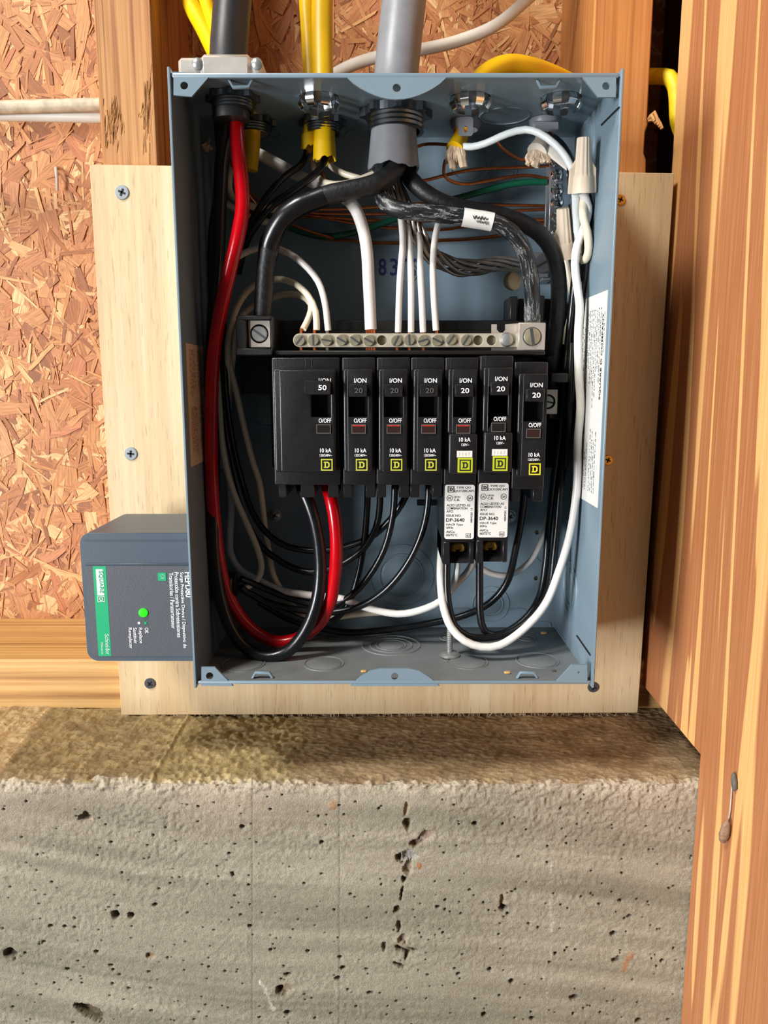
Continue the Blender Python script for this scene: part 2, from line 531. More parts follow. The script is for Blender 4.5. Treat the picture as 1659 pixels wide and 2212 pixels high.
# sheathing wall of oriented strand board: a sheet with real strands pressed on it
wall_back = mk('wall_back', box(-1.3, .7, YO + .0012, YO + .016, -.235, 1.1), 'osb_base', kind='structure')
def strand(V, Fc, UV, x0, x1, z0, z1, large):
    big = 1.0 if large else random.random()
    small = big < .62
    L = random.uniform(.008, .034) if small else random.uniform(.026, .060)
    W = random.uniform(.0009, .0034) if small else random.uniform(.006, .020)
    if large: L, W = random.uniform(.024, .050), random.uniform(.006, .013)
    a = random.gauss(math.pi / 2, .75) if random.random() < .75 else random.uniform(0, math.pi)
    cx, cz = random.uniform(x0, x1), random.uniform(z0, z1)
    ca, sa = math.cos(a), math.sin(a)
    t1, t2 = random.gauss(0, .022), random.gauss(0, .05)
    lift = random.uniform(.0, .0011) * (1.5 if small else .7) + (.0004 if large else 0)
    j = lambda s: random.uniform(1 - s, 1 + s)
    pts = [(-.5 * j(.1), -.5 * j(.3)), (-.15, -.5 * j(.25)), (.2, -.5 * j(.25)), (.5 * j(.12), -.42 * j(.4)), (.52 * j(.06), .3 * j(.6)), (.15, .5 * j(.25)), (-.2, .5 * j(.25)), (-.52 * j(.06), .35 * j(.5))]
    o = len(V); du, dv = random.random() * 7, random.random() * 7
    n_ = len(pts)
    for lay in (0, 1):
        for (p, q) in pts:
            l, w = p * L, q * W
            y = YO - lift + max(-.0015, min(.0012, l * t1 + w * t2)) + (0 if lay == 0 else .0022)
            V.append((cx + l * ca - w * sa, y, cz + l * sa + w * ca)); UV.append((l + du, w + dv))
    Fc.append(tuple(range(o, o + n_)))
    for i in range(n_): Fc.append((o + i, o + (i + 1) % n_, o + n_ + (i + 1) % n_, o + n_ + i))
REG = [(-.42, -.13, -.20, .36), (-.16, .20, .06, .36)]
V, Fc, UV = [], [], []
for (x0, x1, z0, z1) in REG:
    for _ in range(int((x1 - x0) * (z1 - z0) * 36000)): strand(V, Fc, UV, x0, x1, z0, z1, False)
mk('wood_strand', (V, Fc), 'osb_strand', wall_back, smooth=False, uv=UV, kind='stuff')
for k in range(240):          # the broad strands that show on top are pieces of their own
    V, Fc, UV = [], [], []
    strand(V, Fc, UV, *((-.33, -.17, -.19, .29) if k < 190 else (-.14, .14, .15, .30)), True)
    mk('wood_strand', (V, Fc), 'osb_strand', wall_back, smooth=False, uv=UV)

# studs, bottom plate, mounting board, side wall
STUD_L = (-.1807, -.1445)
stud_l = thing('wall_stud', 'pale fir wall stud with torn fibres left of the panel box', 'stud')
mk('timber', box(STUD_L[0], STUD_L[1], YS, YO - .001, -.1965, 1.1, .0012), 'stud_wood_left', stud_l)
def fibres(parent, px, py, w, h, n, Y, mat, name='torn_fibre'):
    gs = []
    for _ in range(n):
        x = px + random.gauss(0, w / 2.4); y = py + random.gauss(0, h / 3)
        l = random.uniform(.2, .6) * h; a = random.gauss(0, .06)
        p = [P(x, y, Y + .0001), P(x + l * a, y - l, Y - random.uniform(-.0003, .0012))]
        gs.append(tube(p, random.uniform(.0002, .0005), 4, .006, flat=1.6, flatdir=(1, 0, 0), rfun=lambda q: 1.0 - .75 * q))
    mk(name, cat(*gs), mat, parent, kind='stuff')
plain('torn_wood', '9a6a3c', .9, 0, .3, 500, .4, 900)
fibres(stud_l, 245, 272, 26, 80, 34, YS, 'torn_wood')
fibres(stud_l, 318, 265, 9, 130, 24, YS, 'torn_wood')
fibres(stud_l, 306, 252, 10, 40, 8, YS, 'wood_splinter')

zb = zz(372, YS)
out = [(.1308, -.1965), (.1673, -.1965), (.1673, .118), (xx(1396, 372, YS), .128), (xx(1396, 345, YS), zz(345, YS)), (xx(1391, 330, YS), zz(330, YS)), (xx(1394, 285, YS), zz(285, YS)), (xx(1400, 268, YS), zz(268, YS)), (.1673, zz(255, YS)), (.1673, 1.1), (.1308, 1.1)]
stud_r = thing('wall_stud', 'orange wall stud right of the panel box with a broken notch in its edge', 'stud')
mk('timber', plate(out, [], 'y', YS, YO - .001, .0008), 'stud_wood_right', stud_r, smooth=False)
g = [tube([P(1398, 262, YS + .004), P(1408 + i * 3, 250 + 9 * math.sin(i * 2.1), YS - .004), P(1414 + 4 * i, 262 + i * 4, YS - .006)], .0011, 5, .003) for i in range(5)]
mk('torn_fibre', cat(*g), 'wood_splinter', stud_r, kind='stuff')
mk('wall_stud', box(.2065, .2445, .530, YO - .001, -.1965, 1.1, .001), 'stud_wood_shade', label='shadowed corner stud behind the plywood side wall', cat_='stud')  # stud added so the gap beside the side wall stays dark

plate_o = mk('bottom_plate', box(-1.2, .62, YS, YO + .016, ZLEDGE, -.1965, .0015), 'plate_wood', label='horizontal sill plate timber lying on the concrete ledge', cat_='sill plate')

brd = [(P(193, 355, YP)[0], zz(355, YP)), (P(1457, 375, YP)[0], zz(374, YP)), (P(1378, 1540, YP)[0], zz(1540, YP)), (P(262, 1545, YP)[0], zz(1545, YP))]
board = thing('mounting_board', 'pale plywood mounting board behind the grey panel box', 'board')
mk('plywood_sheet', plate(brd, [], 'y', YP, YS - .0001, .0004), 'board_wood', board, smooth=False)
gs = []
for i in range(130):
    x = random.uniform(268, 1372); l = random.uniform(3, 10)
    gs.append(tube([P(x, 1541, YP + .0004), P(x + random.gauss(0, 2.5), 1543 + l * .7, YP - random.uniform(0, .0015))], .00022, 4, .01, rfun=lambda q: 1 - .7 * q))
mk('frayed_edge', cat(*gs), 'board_wood', board, kind='stuff')

outl = [(.28, .75), (.527, .75), (.527, -.2155), (.4215, -.2165), (.4205, -1.249), (.28, -1.249)]
wall_right = mk('wall_right', plate(outl, [], 'x', XW, XW + .012), 'side_plywood', kind='structure', smooth=False)

# concrete foundation: one fine relief sheet for what is seen, plain blocks beyond
def vnoise(nu, nv, lu, lv, cu, cv):
    """smooth random field on nu x nv samples covering lu x lv metres with cells cu x cv"""
    gu, gv = int(lu / cu) + 3, int(lv / cv) + 3
    G = rng.random((gu, gv))
    a = np.linspace(0, lu / cu, nu); b = np.linspace(0, lv / cv, nv)
    i, j = a.astype(int), b.astype(int); fa, fb = a - i, b - j
    fa = fa * fa * (3 - 2 * fa); fb = fb * fb * (3 - 2 * fb)
    A = G[np.ix_(i, j)] * (1 - fa)[:, None] + G[np.ix_(i + 1, j)] * fa[:, None]
    B = G[np.ix_(i, j + 1)] * (1 - fa)[:, None] + G[np.ix_(i + 1, j + 1)] * fa[:, None]
    return (A * (1 - fb)[None] + B * fb[None]) - .5
def concrete():
    X0, X1 = -.345, .215
    YB_ = .560; LL = YB_ - YCON; LF = .235
    s = .00056
    nu, nv = int((X1 - X0) / s), int((LL + LF) / s)
    X = np.linspace(X0, X1, nu); T = np.linspace(0, LL + LF, nv)
    lu, lv = X1 - X0, LL + LF
    nz = lambda a, b=None: vnoise(nu, nv, lu, lv, a, b or a)
    r = .0035
    by = np.where(T < LL - r, YB_ - T, YCON); bz = np.where(T < LL, ZLEDGE, ZLEDGE - (T - LL))
    arc = (T > LL - r) & (T < LL + r)
    an = np.clip((T - (LL - r)) / (2 * r), 0, 1) * math.pi / 2
    by = np.where(arc, YCON + r - r * np.sin(an), by); bz = np.where(arc, ZLEDGE - r + r * np.cos(an), bz)
    ny, nzv = -np.sin(an), np.cos(an)
    ledge = (T < LL)[None, :] * np.ones((nu, 1)); XX = X[:, None] * np.ones((1, nv)); TT = T[None, :] * np.ones((nu, 1))
    face = 1 - ledge
    # relief
    med = nz(.006) * .6 + nz(.003) * .4; fine = nz(.0016) * .6 + nz(.0028) * .6
    patch = np.clip(nz(.05, .025) * 3.2 + .45, 0, 1)
    d_edge = np.abs(TT - LL)
    near = np.exp(-(d_edge / .007) ** 2)
    top = np.exp(-np.clip(TT - LL, 0, 1) / .03)
    h = face * (fine * (.00038 + .0014 * patch * np.clip(.35 + top, 0, 1)) + med * .0005)
    h += near * (nz(.004) * .0030 + nz(.0016) * .0016 + nz(.018) * .0026 - .0006)
    # ledge zones
    zl = np.clip((-.138 + nz(.01) * .004 - XX) / .003 + .5, 0, 1)       # scaly, pitted left part
    zm = np.clip((-.055 + nz(.02) * .03 - XX) / .02 + .5, 0, 1) * (1 - zl)   # coarse middle part
    zr = 1 - zl - zm
    hl = np.abs(nz(.007, .005)) * .0042 + np.abs(nz(.0035, .0028)) * .002 + fine * .0005
    hm = nz(.0028, .0035) * .0024 + fine * .0009
    hr = nz(.003, .0016) * .0010 + fine * .0005 + nz(.03) * .002
    h += ledge * (hl * zl + hm * zm + hr * zr) + ledge * np.exp(-((XX + .138) / .0012) ** 2) * .0016
    for _ in range(16):
        cx = random.uniform(-.235, -.145); ct = random.uniform(.03, LL - .012); rr = random.uniform(.002, .005)
        q = ((XX - cx) / rr) ** 2 + ((TT - ct) / (rr * .8)) ** 2
        h -= ledge * np.exp(-q * 1.2) * rr * .45
    # colour
    C = lambda s_: np.array(lin(s_)[:3])
    str1 = vnoise(nu, nv, lu, lv, .16, .0075) ; str2 = vnoise(nu, nv, lu, lv, .09, .0028)
    shear = (XX * -.10 + .006 * np.sin(XX * 14))
    # stripes follow a slightly wavy slope
    idx = np.clip(((TT + shear) / lv * (nv - 1)).astype(int), 0, nv - 1)
    rows = np.arange(nu)[:, None] * np.ones((1, nv), int)
    st = str1[rows, idx] * 1.1 + str2[rows, idx] * .5
    k = np.clip(.5 + st * .75 + nz(.04) * .25, 0, 1)[..., None]
    cf = C('79725f') * (1 - k) + C('a39a85') * k
    pink = np.clip(top * 1.1 * (.6 + nz(.05) * 1.4), 0, 1)[..., None] * .75
    cf = cf * (1 - pink) + C('b5a08a') * pink
    gl = np.clip(.5 + nz(.012, .008) * .9 + nz(.003) * .5, 0, 1)[..., None]
    cl = (C('7f6a45') * (1 - gl) + C('a08a5c') * gl)
    cm = (C('8f7c50') * (1 - gl) + C('c2ac78') * gl)
    cr = (C('7d6444') * (1 - gl) + C('a8906a') * gl)
    cg = cl * zl[..., None] + cm * zm[..., None] + cr * zr[..., None]
    a = PZ(110, 1535, ZLEDGE); b = PZ(0, 1685, ZLEDGE)
    YY = YB_ - TT
    xl = a[0] + (YY - a[1]) * (b[0] - a[0]) / (b[1] - a[1])
    pale = np.clip((xl - XX) / .002, 0, 1)[..., None]
    cg = cg * (1 - pale) + (C('c4a878') * gl + C('a98e63') * (1 - gl)) * pale
    seam = np.exp(-((xl - XX - .001) / .0012) ** 2)
    cg = cg * (1 - .35 * seam[..., None]) + C('d8bf90') * .35 * seam[..., None]
    h += ledge * np.clip((xl - XX) / .002, 0, 1) * .0012
    cf = cf * np.array([1.22, 1.25, 1.30]); cg = cg * np.array([1.28, 1.28, 1.34])
    col = cg * ledge[..., None] + cf * face[..., None]
    wht = np.clip(near * (.75 + nz(.012) * 1.8 + nz(.005) * 1.2 + nz(.002) * .9) * np.where(TT > LL - .003, 1, .35), 0, 1)[..., None] * .8
    col = col * (1 - wht) + C('cdbfa8') * wht
    # holes and gouges on the front face, as seen
    def hole(px, py, rx, ry, dep, tint=None, ang=0, rough=.3, tm=.8):
        nonlocal h, col
        p = P(px, py, YCON); m = mpp(py, YCON); cx, ct = p[0], LL + (ZLEDGE - p[2])
        R = max(rx, ry) * m * 1.8
        i0, i1 = np.searchsorted(X, cx - R), np.searchsorted(X, cx + R); j0, j1 = np.searchsorted(T, ct - R), np.searchsorted(T, ct + R)
        if i1 <= i0 or j1 <= j0: return
        dx, dt = XX[i0:i1, j0:j1] - cx, TT[i0:i1, j0:j1] - ct
        ca, sa = math.cos(ang), math.sin(ang)
        u, w = (dx * ca + dt * sa) / (rx * m), (-dx * sa + dt * ca) / (ry * m)
        q = np.sqrt(u * u + w * w) * (1 + rough * (rng.random(u.shape) - .5) * .4) + rough * (np.sin(np.arctan2(w, u) * 3 + px) * .18 + np.sin(np.arctan2(w, u) * 5 + py) * .12)
        kk = np.clip((1.08 - q) / .30, 0, 1)
        h[i0:i1, j0:j1] -= kk * dep
        if tint: 
            t = (kk * tm)[..., None]; col[i0:i1, j0:j1] = col[i0:i1, j0:j1] * (1 - t) + C(tint) * t
    for _ in range(420):
        px, py = random.uniform(0, 1500), random.uniform(1715, 2230) if random.random() < .75 else random.uniform(1900, 2230)
        rr = random.choice([1.7, 1.8, 2.0, 2.2, 2.6, 3.2])
        hole(px, py, rr * random.uniform(.9, 1.4), rr, .0018, '5a4c3c')
    for q in [(183, 1766, 13, 8), (185, 1757, 5, 5), (250, 1977, 9, 11), (283, 1977, 7, 8), (22, 2060, 15, 13), (110, 2001, 6, 4), (141, 2001, 5, 4), (335, 1955, 5, 4), (622, 2105, 8, 5), (622, 2188, 8, 6), (523, 1786, 5, 5), (540, 2001, 5, 4), (735, 2068, 5, 4), (741, 2091, 6, 5), (730, 2114, 7, 5), (1026, 1780, 6, 5), (946, 1959, 5, 4), (1088, 1962, 10, 8), (1240, 2155, 10, 7), (1325, 2017, 8, 6), (1330, 2074, 9, 6), (1105, 2120, 6, 6), (990, 2104, 5, 4), (1046, 2192, 6, 6), (665, 2055, 4, 4), (585, 2052, 4, 4), (208, 2056, 5, 4), (240, 2085, 5, 3), (695, 1820, 5, 4), (800, 2145, 7, 4), (1380, 2205, 8, 6), (146, 2093, 5, 4), (279, 2135, 4, 3), (327, 2184, 4, 3), (95, 2035, 4, 3), (1058, 2095, 5, 5), (1340, 1945, 5, 4), (1360, 1980, 6, 4), (1430, 2075, 5, 4), (1200, 2060, 4, 4), (1150, 2200, 6, 5)]:
        hole(*q, .0045, '4f3d2b')
    hole(197, 2188, 36, 15, .0045, '6e5a40', .55, .5); hole(178, 2176, 14, 8, .003, '4f3d2b', .4)
    hole(615, 2139, 19, 14, .0035, 'ab967c', -.2, .5); hole(603, 2141, 7, 9, .003, '5b4632')
    hole(325, 2065, 10, 7, .002, 'b48a62'); hole(185, 1768, 16, 9, .002, 'b9a690', 0, .5)
    for (px, py, rx, ry, dep, tint, an_) in [(878, 1748, 5, 16, .002, 'bca27e', .1), (880, 1780, 8, 14, .0035, '6b4f30', -.1), (920, 1808, 20, 12, .004, 'c2a595', -.7), (898, 1822, 12, 9, .004, '7c6148', -.5), (884, 1848, 17, 12, .0028, 'b7b2ae', .3), (862, 1853, 7, 10, .004, '65503c', 0), (882, 1875, 10, 18, .003, 'b09a83', .1), (873, 1900, 6, 8, .004, '65503c', .1), (868, 1930, 3, 18, .0025, '6e5a44', .15), (858, 1965, 8, 9, .003, '6e5a44', 0), (862, 2000, 5, 14, .003, '85705a', -.1), (870, 2030, 10, 12, .003, 'b3a18c', .1), (866, 2050, 14, 6, .003, '6e5a44', .5), (880, 2062, 5, 14, .003, '6e5a44', .3), (830, 2045, 5, 12, .0025, '8a7862', 0), (862, 2085, 13, 5, .003, '6e5a44', .4), (893, 2052, 12, 4, .002, '85705a', .3), (1085, 1945, 5, 14, .002, 'a58a6a', 0)]:
        hole(px, py, rx, ry, dep, tint, an_, .55)
    # chalk scuffs, rust smears
    for (x0, y0, x1, y1, wd, tint, tm) in [(570, 2130, 590, 2180, 6, 'd8d2c6', .7), (562, 2120, 566, 2128, 4, 'd8d2c6', .6), (1188, 1945, 1194, 2010, 5, 'd5cfc2', .6), (1190, 1860, 1192, 1885, 4, 'd5cfc2', .5), (1182, 2135, 1181, 2212, 3, 'd5cfc2', .6), (1192, 2045, 1190, 2070, 3, 'd5cfc2', .5), (1362, 2060, 1346, 2095, 8, 'b8794d', .6), (295, 1888, 315, 1884, 3, 'd8d2c6', .6), (905, 1868, 905, 1872, 7, 'b9794d', .5), (715, 1740, 722, 1738, 11, 'b8936e', .4)]:
        for k_ in range(9):
            t = k_ / 8; px, py = x0 + (x1 - x0) * t + random.gauss(0, 1), y0 + (y1 - y0) * t
            hole(px, py, wd * random.uniform(.5, 1), wd * random.uniform(.6, 1.3), -.00005, tint, 0, .6, tm * random.uniform(.4, 1))
    for px, lo_, hi_ in ((545, 1690, 2212), (733, 1700, 2212)):   # faint form-board joints
        for py in range(lo_, hi_, 6): hole(px + random.gauss(0, .4), py, 2.2, 5, .0002, '847a6a', 0, .2, .5)
    YV = by[None] + ny[None] * h; ZV = bz[None] + nzv[None] * h
    V = np.stack([XX, YV, ZV], -1).reshape(-1, 3)
    i = np.arange(nu - 1)[:, None] * nv + np.arange(nv - 1)[None]
    Q = np.stack([i, i + 1, i + nv + 1, i + nv], -1).reshape(-1, 4)
    return V, Q, col.reshape(-1, 3)
V, Q, CC = concrete()
me = bpy.data.meshes.new('wall_foundation')
me.vertices.add(len(V)); V = V.copy(); V[:, 2] += ZC
me.vertices.foreach_set('co', V.astype(np.float32).ravel())
me.loops.add(Q.size); me.loops.foreach_set('vertex_index', Q.astype(np.int32).ravel())
me.polygons.add(len(Q)); me.polygons.foreach_set('loop_start', np.arange(0, Q.size, 4, dtype=np.int32)); me.polygons.foreach_set('loop_total', np.full(len(Q), 4, np.int32))
me.update(calc_edges=True)
me.polygons.foreach_set('use_smooth', np.ones(len(Q), bool))
at_ = me.color_attributes.new('stain', 'FLOAT_COLOR', 'POINT')
at_.data.foreach_set('color', np.concatenate([CC, np.ones((len(CC), 1))], 1).astype(np.float32).ravel())
me.materials.append(MATS['concrete'])
found = thing('wall_foundation', None, None, kind='structure')
fo = bpy.data.objects.new('concrete_face', me); COL.objects.link(fo); fo.parent = found
WL[fo.name] = np.zeros(3); bb_add(fo, V.min(0), V.max(0))
mk('concrete_block', cat(box(-1.2, -.345, YCON, .66, -1.25, ZLEDGE - .0005), box(-.345, .215, YCON + .012, .66, -1.25, ZLEDGE - .012), box(-.345, .215, YCON, YCON + .02, -1.25, -.468), box(.215, .7, YCON, .66, -1.25, ZLEDGE - .0005)), 'concrete_block', found, smooth=False)

# small screws in the board
def wood_screw(px, py, rpx, label, Y=YP, mat='screw_grey', ang=.4):
    c = P(px, py, Y); r = rpx * mpp(py, Y)
    t = thing('wood_screw', label, 'screw', 'screws in the mounting board')
    mk('screw_head', lathe([(r, .0004), (r, -.0004), (r * .92, -.0009), (0, -.0010)], c, (0, 1, 0), 20), mat, t)
    y = Y - .00125
    g = cat(rot_g(box(c[0] - r * .52, c[0] + r * .52, y, y + .0006, c[2] - r * .13, c[2] + r * .13), c, 'Y', ang), rot_g(box(c[0] - r * .13, c[0] + r * .13, y, y + .0006, c[2] - r * .52, c[2] + r * .52), c, 'Y', ang))
    mk('cross_slot', g, 'dark_slot', t, smooth=False)
wood_screw(264, 416, 15, 'grey cross-head screw at the top left of the pale board')
wood_screw(283, 980, 14, 'grey cross-head screw halfway down the pale board', ang=.1)
wood_screw(324, 1476, 12, 'dark countersunk screw at the bottom left of the pale board', mat='dark_steel', ang=.7)
wood_screw(1281, 1484, 12, 'dark screw under the lower right corner of the panel box', mat='dark_steel', ang=.3)
wood_screw(1340, 432, 11, 'screw half hidden at the upper right side of the panel box', mat='brass')
wood_screw(1313, 994, 11, 'screw half hidden at the middle right side of the panel box', mat='brass')
mk('bent_nail', tube([P(122, 362, YO + .002), P(121, 366, YO - .006), P(123, 385, YO - .008), P(124, 412, YO - .006)], .0011, 8, .002), 'silk_white', label='bent nail tip poking out of the strand board', cat_='nail')
# insect leftovers on the side wall
c = PX(1795, XW - .003, 1566)
mk('insect_cocoon', lathe([(.0, -.0085), (.0018, -.007), (.0027, -.003), (.0024, .002), (.0013, .0065), (.0, .008)], c, (0, -.25, 1), 10), 'insect_brown', label='brown insect cocoon hanging on the plywood side wall', cat_='cocoon')
mk('silk_thread', tube([PX(1778, XW - .0006, 1572), PX(1750, XW - .0012, 1577), PX(1712, XW - .0008, 1580), PX(1684, XW - .0006, 1583)], .00035, 5, .004), 'silk_white', label='white silk thread strung between insect and cocoon on the side wall', cat_='thread')
c = PX(1690, XW - .0016, 1586)
mk('dead_insect', lathe([(.0, -.005), (.0014, -.003), (.0017, .001), (.0011, .004), (.0, .0055)], c, (0, .3, 1), 8), 'bug_grey', label='small dead grey insect stuck on the plywood side wall', cat_='insect')
# ------------------------------------------------------------------ the steel panel box
T = .0015
panel = thing('electrical_panel_box', 'open grey steel electrical panel box screwed to the pale board', 'panel box')
def pc(px, py, rpx, Y, n=20):
    c = P(px, py, Y); return circ(c[0], c[2], rpx * mpp(py, Y), n)
mk('back_panel', plate(rect(XL + .0002, XR - .0002, ZB, ZT), [pc(1107, 607, 20, YB - T, 28), pc(1160, 1150, 5, YB - T), pc(1158, 1249, 5, YB - T)], 'y', YB - T, YB), 'box_paint', panel, smooth=False)
mk('side_wall', box(XL, XL + T, YF - .001, YB, ZB - .0022, ZT + .0028, .0004), 'box_paint', panel)
mk('side_wall', box(XR - T, XR, YF - .001, YB, ZB - .0022, ZT + .0020, .0004), 'box_paint', panel)
ztop = ZT - T
def top_hole(px, py, rpx):
    c = PZ(px, py, ztop); return c, rpx * mpp(py, c[1])
HOLES = {k: top_hole(*v) for k, v in dict(blackcab=(503, 207, 42), snapy=(689, 212, 44), yel=(697, 258, 40), se=(855, 236, 62), snapw=(1016, 212, 44), clip=(1005, 262, 30), snapr=(1212, 212, 44), clipr=(1177, 258, 30), yel2=(545, 258, 40)).items()}
mk('top_wall', plate(rect(XL + T, XR - T, YF, YB), [circ(c[0], c[1], r, 24) for c, r in HOLES.values()], 'z', ZT - T, ZT), 'box_paint', panel, smooth=False)
mk('bottom_wall', box(XL + T, XR - T, YF, YB, ZB, ZB + T), 'box_paint_dust_bounce', panel, smooth=False)
def poly_px(pts, Y): return [(xx(a, b, Y), zz(b, Y)) for a, b in pts]
def arc_px(x0, y0, x1, y1, sag, n=14):
    # shallow arc between two points
    return [(x0 + (x1 - x0) * i / n, y0 + (y1 - y0) * i / n + sag * math.sin(math.pi * i / n) ** .8) for i in range(n + 1)]
tabs = [
 ([(375, 155), (456, 161), (414, 209), (375, 206)], [(398, 185, 8.5)]),
 ([(1252, 160), (1331, 158), (1330, 210), (1292, 210)], [(1309, 186, 8.5)]),
 ([(435, 1441), (464, 1441), (504, 1482), (435, 1481)], [(453, 1460, 8)]),
 ([(1235, 1436), (1268, 1436), (1269, 1473), (1199, 1475)], [(1250, 1452, 3)]),
 ([(744, 160)] + arc_px(748, 166, 966, 166, 49) + [(970, 160)], [(857, 190, 9)]),
 ([(757, 1482), (778, 1462), (800, 1449), (822, 1444), (884, 1444), (906, 1449), (926, 1462), (950, 1482)], [(853, 1461, 8)]),
]
for pts, hs in tabs:
    mk('flange_tab', plate(poly_px(pts, YF), [poly_px(circ(a, b, r, 14), YF) for a, b, r in hs], 'y', YF - .0002, YF + .0011, 0), 'box_paint', panel, smooth=False)
mk('front_lip', box(XL + .0022, XR - .0022, YF - .0004, YF + .0016, ZT - .0022, ZT + .0002, .0008, 2), 'box_paint', panel)
mk('front_lip', box(XL + .0022, XR - .0022, YF - .0004, YF + .0016, ZB - .0002, ZB + .0018, .0008, 2), 'box_paint', panel)
for px, s in ((520, -1), (1185, -1), (567, 1), (1139, 1)):      # pressed loops behind the lips
    zc = ztop if s < 0 else ZB + T; yy0 = YF + .004
    c = P(px, 178 if s < 0 else 1468, yy0)[0]; hh = .0042
    mk('pressed_loop', plate([(c - .0066, zc), (c - .0042, zc + s * hh), (c + .0042, zc + s * hh), (c + .0066, zc), (c + .0050, zc), (c + .0036, zc + s * hh * .62), (c - .0036, zc + s * hh * .62), (c - .0050, zc)], [], 'y', yy0 - .0006, yy0 + .0018, .0004), 'box_paint', panel)
# knockouts: pressed rings
def ring(c, axis, r, w=.0005, mat='box_paint'):
    prof = [(r - w, -w * .2), (r - w * .5, w), (r + w * .5, w), (r + w, -w * .2)]
    mk('knockout_ring', lathe(prof, c, axis, 36, True), mat, panel)
def disc(c, axis, r, h=.0005, mat='box_paint'):
    mk('knockout', lathe([(r, 0), (r, h * .5), (r - .0006, h), (0.0, h)], c, axis, 32), mat, panel)
zb_ = ZB + T
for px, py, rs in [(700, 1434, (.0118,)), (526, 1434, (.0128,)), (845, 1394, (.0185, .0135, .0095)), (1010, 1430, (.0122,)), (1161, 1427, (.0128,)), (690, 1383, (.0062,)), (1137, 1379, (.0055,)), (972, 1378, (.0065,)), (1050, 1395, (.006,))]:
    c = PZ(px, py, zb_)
    disc(c, (0, 0, 1), rs[-1] - .0014, mat='box_paint_dust_bounce')
    for r in rs: ring(c, (0, 0, 1), r, mat='box_paint_dust_bounce')
for px, py, rs in [(868, 1243, (.0215, .0150)), (1060, 1305, (.0125, .0085)), (1087, 368, (.0085,)), (1180, 1195, (.007,)), (575, 880, (.012,)), (880, 590, (.006,)), (1010, 345, (.012,))]:
    c = P(px, py, YB - T); disc(c, (0, -1, 0), rs[-1] - .0014)
    for r in rs: ring(c, (0, -1, 0), r)
for py, Y, rs in [(1268, .470, (.0165, .0115)), (322, .475, (.017,))]:
    c = (XR - T, Y, zz(py, Y)); disc(c, (-1, 0, 0), rs[-1] - .0014)
    for r in rs: ring(c, (-1, 0, 0), r)
for px, py, rs in [(560, 285, (.013,)), (1090, 250, (.014,)), (790, 290, (.012,))]:
    c = PZ(px, py, ztop)
    for r in rs: ring(c, (0, 0, -1), r)
for (a, b) in (((1337, 232), (1299, 270)), ((1246, 1373), (1275, 1415))):     # slits by the corners of the right side
    p, q = [PX(y_, XR - T - .0003, x_) for x_, y_ in (a, b)]
    mk('corner_slit', tube([p, q], .0005, 6, .01), 'dark_slot', panel)
for pts in ([(1190, 1310), (1197, 1345), (1222, 1384)],):
    mk('pressed_rib', tube([PX(y_, XR - T, x_) for x_, y_ in pts], .0006, 6, .003), 'box_paint', panel)
for pts in ([(960, 1316), (1015, 1316), (1024, 1326)], [(1102, 1316), (1133, 1316), (1140, 1326)], [(1150, 1345), (1188, 1345), (1190, 1362)]):
    mk('pressed_rib', tube([P(a, b, YB - T) for a, b in pts], .0006, 6, .003), 'box_paint', panel)
# inside labels and the stamped number
c0, c1, c2, c3 = PX(645, XR - T - .0003, 1272), PX(623, XR - T - .0003, 1326), PX(1095, XR - T - .0003, 1299), PX(1075, XR - T - .0003, 1258)
ylo, yhi = .4165, .4645
ztl, zbl = zz(637, .44), zz(1083, .44)
lab = mk('wiring_label', box(XR - T - .0003, XR - T, ylo, yhi, zbl, ztl), 'label_white', panel, smooth=False, label='white printed wiring label on the right inside wall')
def wall_text(s, y, zc, length, h, mat, bold=.0):
    text(s, (XR - T - .00045, y, zc), length, h, mat, lab, (0, 0, 1), (0, 1, 0), bold)
wall_text('SQUARE D COMPANY', .4215, zz(770, .42), .046, .0032, 'ink_black', .03)
random.seed(5)
def fine_print(parent, X, y, z_from, z_to, h, mat):
    # one row of print too small to read: a run of short word-long dashes along the wall
    gs, z = [], z_from; sg = 1 if z_to > z_from else -1
    while (z_to - z) * sg > .001:
        L = min(random.uniform(.0012, .0042), abs(z_to - z)); n = max(2, int(L / .0006))
        for k in range(n):
            a = z + sg * k * L / n; w = L / n * random.uniform(.45, .75); hh = h * random.choice([.7, .7, 1.0])
            gs.append(box(X, X + .00002, y - h / 2, y - h / 2 + hh * random.choice([.35, 1, 1]), a, a + sg * w))
        z += sg * (L + .0007)
    mk('print_line', cat(*gs), mat, parent, smooth=False)
XT = XR - T - .00042
fine_print(lab, XT, .4188, zz(760, .42), zz(672, .42), .0012, 'ink_grey')
for i, y in enumerate(np.linspace(.4262, .4620, 11)):
    a, b = (zz(880, .44), zz(668, .44)) if i < 9 else (zz(900, .44), zz(700, .44))
    fine_print(lab, XT, y, b - (b - a) * random.choice([.75, .9, 1, 1, .6]), b, .0017, 'ink_black' if i % 4 else 'ink_grey')
    a, b = zz(1058, .44), zz(925, .44)
    if i != 4: fine_print(lab, XT, y, a, a + (b - a) * random.choice([.6, .9, 1, .8]), .0017, 'ink_black')
XI = XL + T
zt2, zb2 = zz(745, .44), zz(1000, .44)
lab2 = mk('wiring_label', box(XI, XI + .0003, .4185, .462, zb2, zt2), 'label_aged', panel, smooth=False, label='tan printed instruction label on the left inside wall')
for za, zb3 in ((zz(757, .44), zz(862, .44)), (zz(878, .44), zz(985, .44))):
    for y0_ in (.4255, .443):
        for i in range(5): fine_print(lab2, XI + .0004, y0_ + i * .0028, za, za - (za - zb3) * random.uniform(.8, 1), .0016, 'ink_brown')
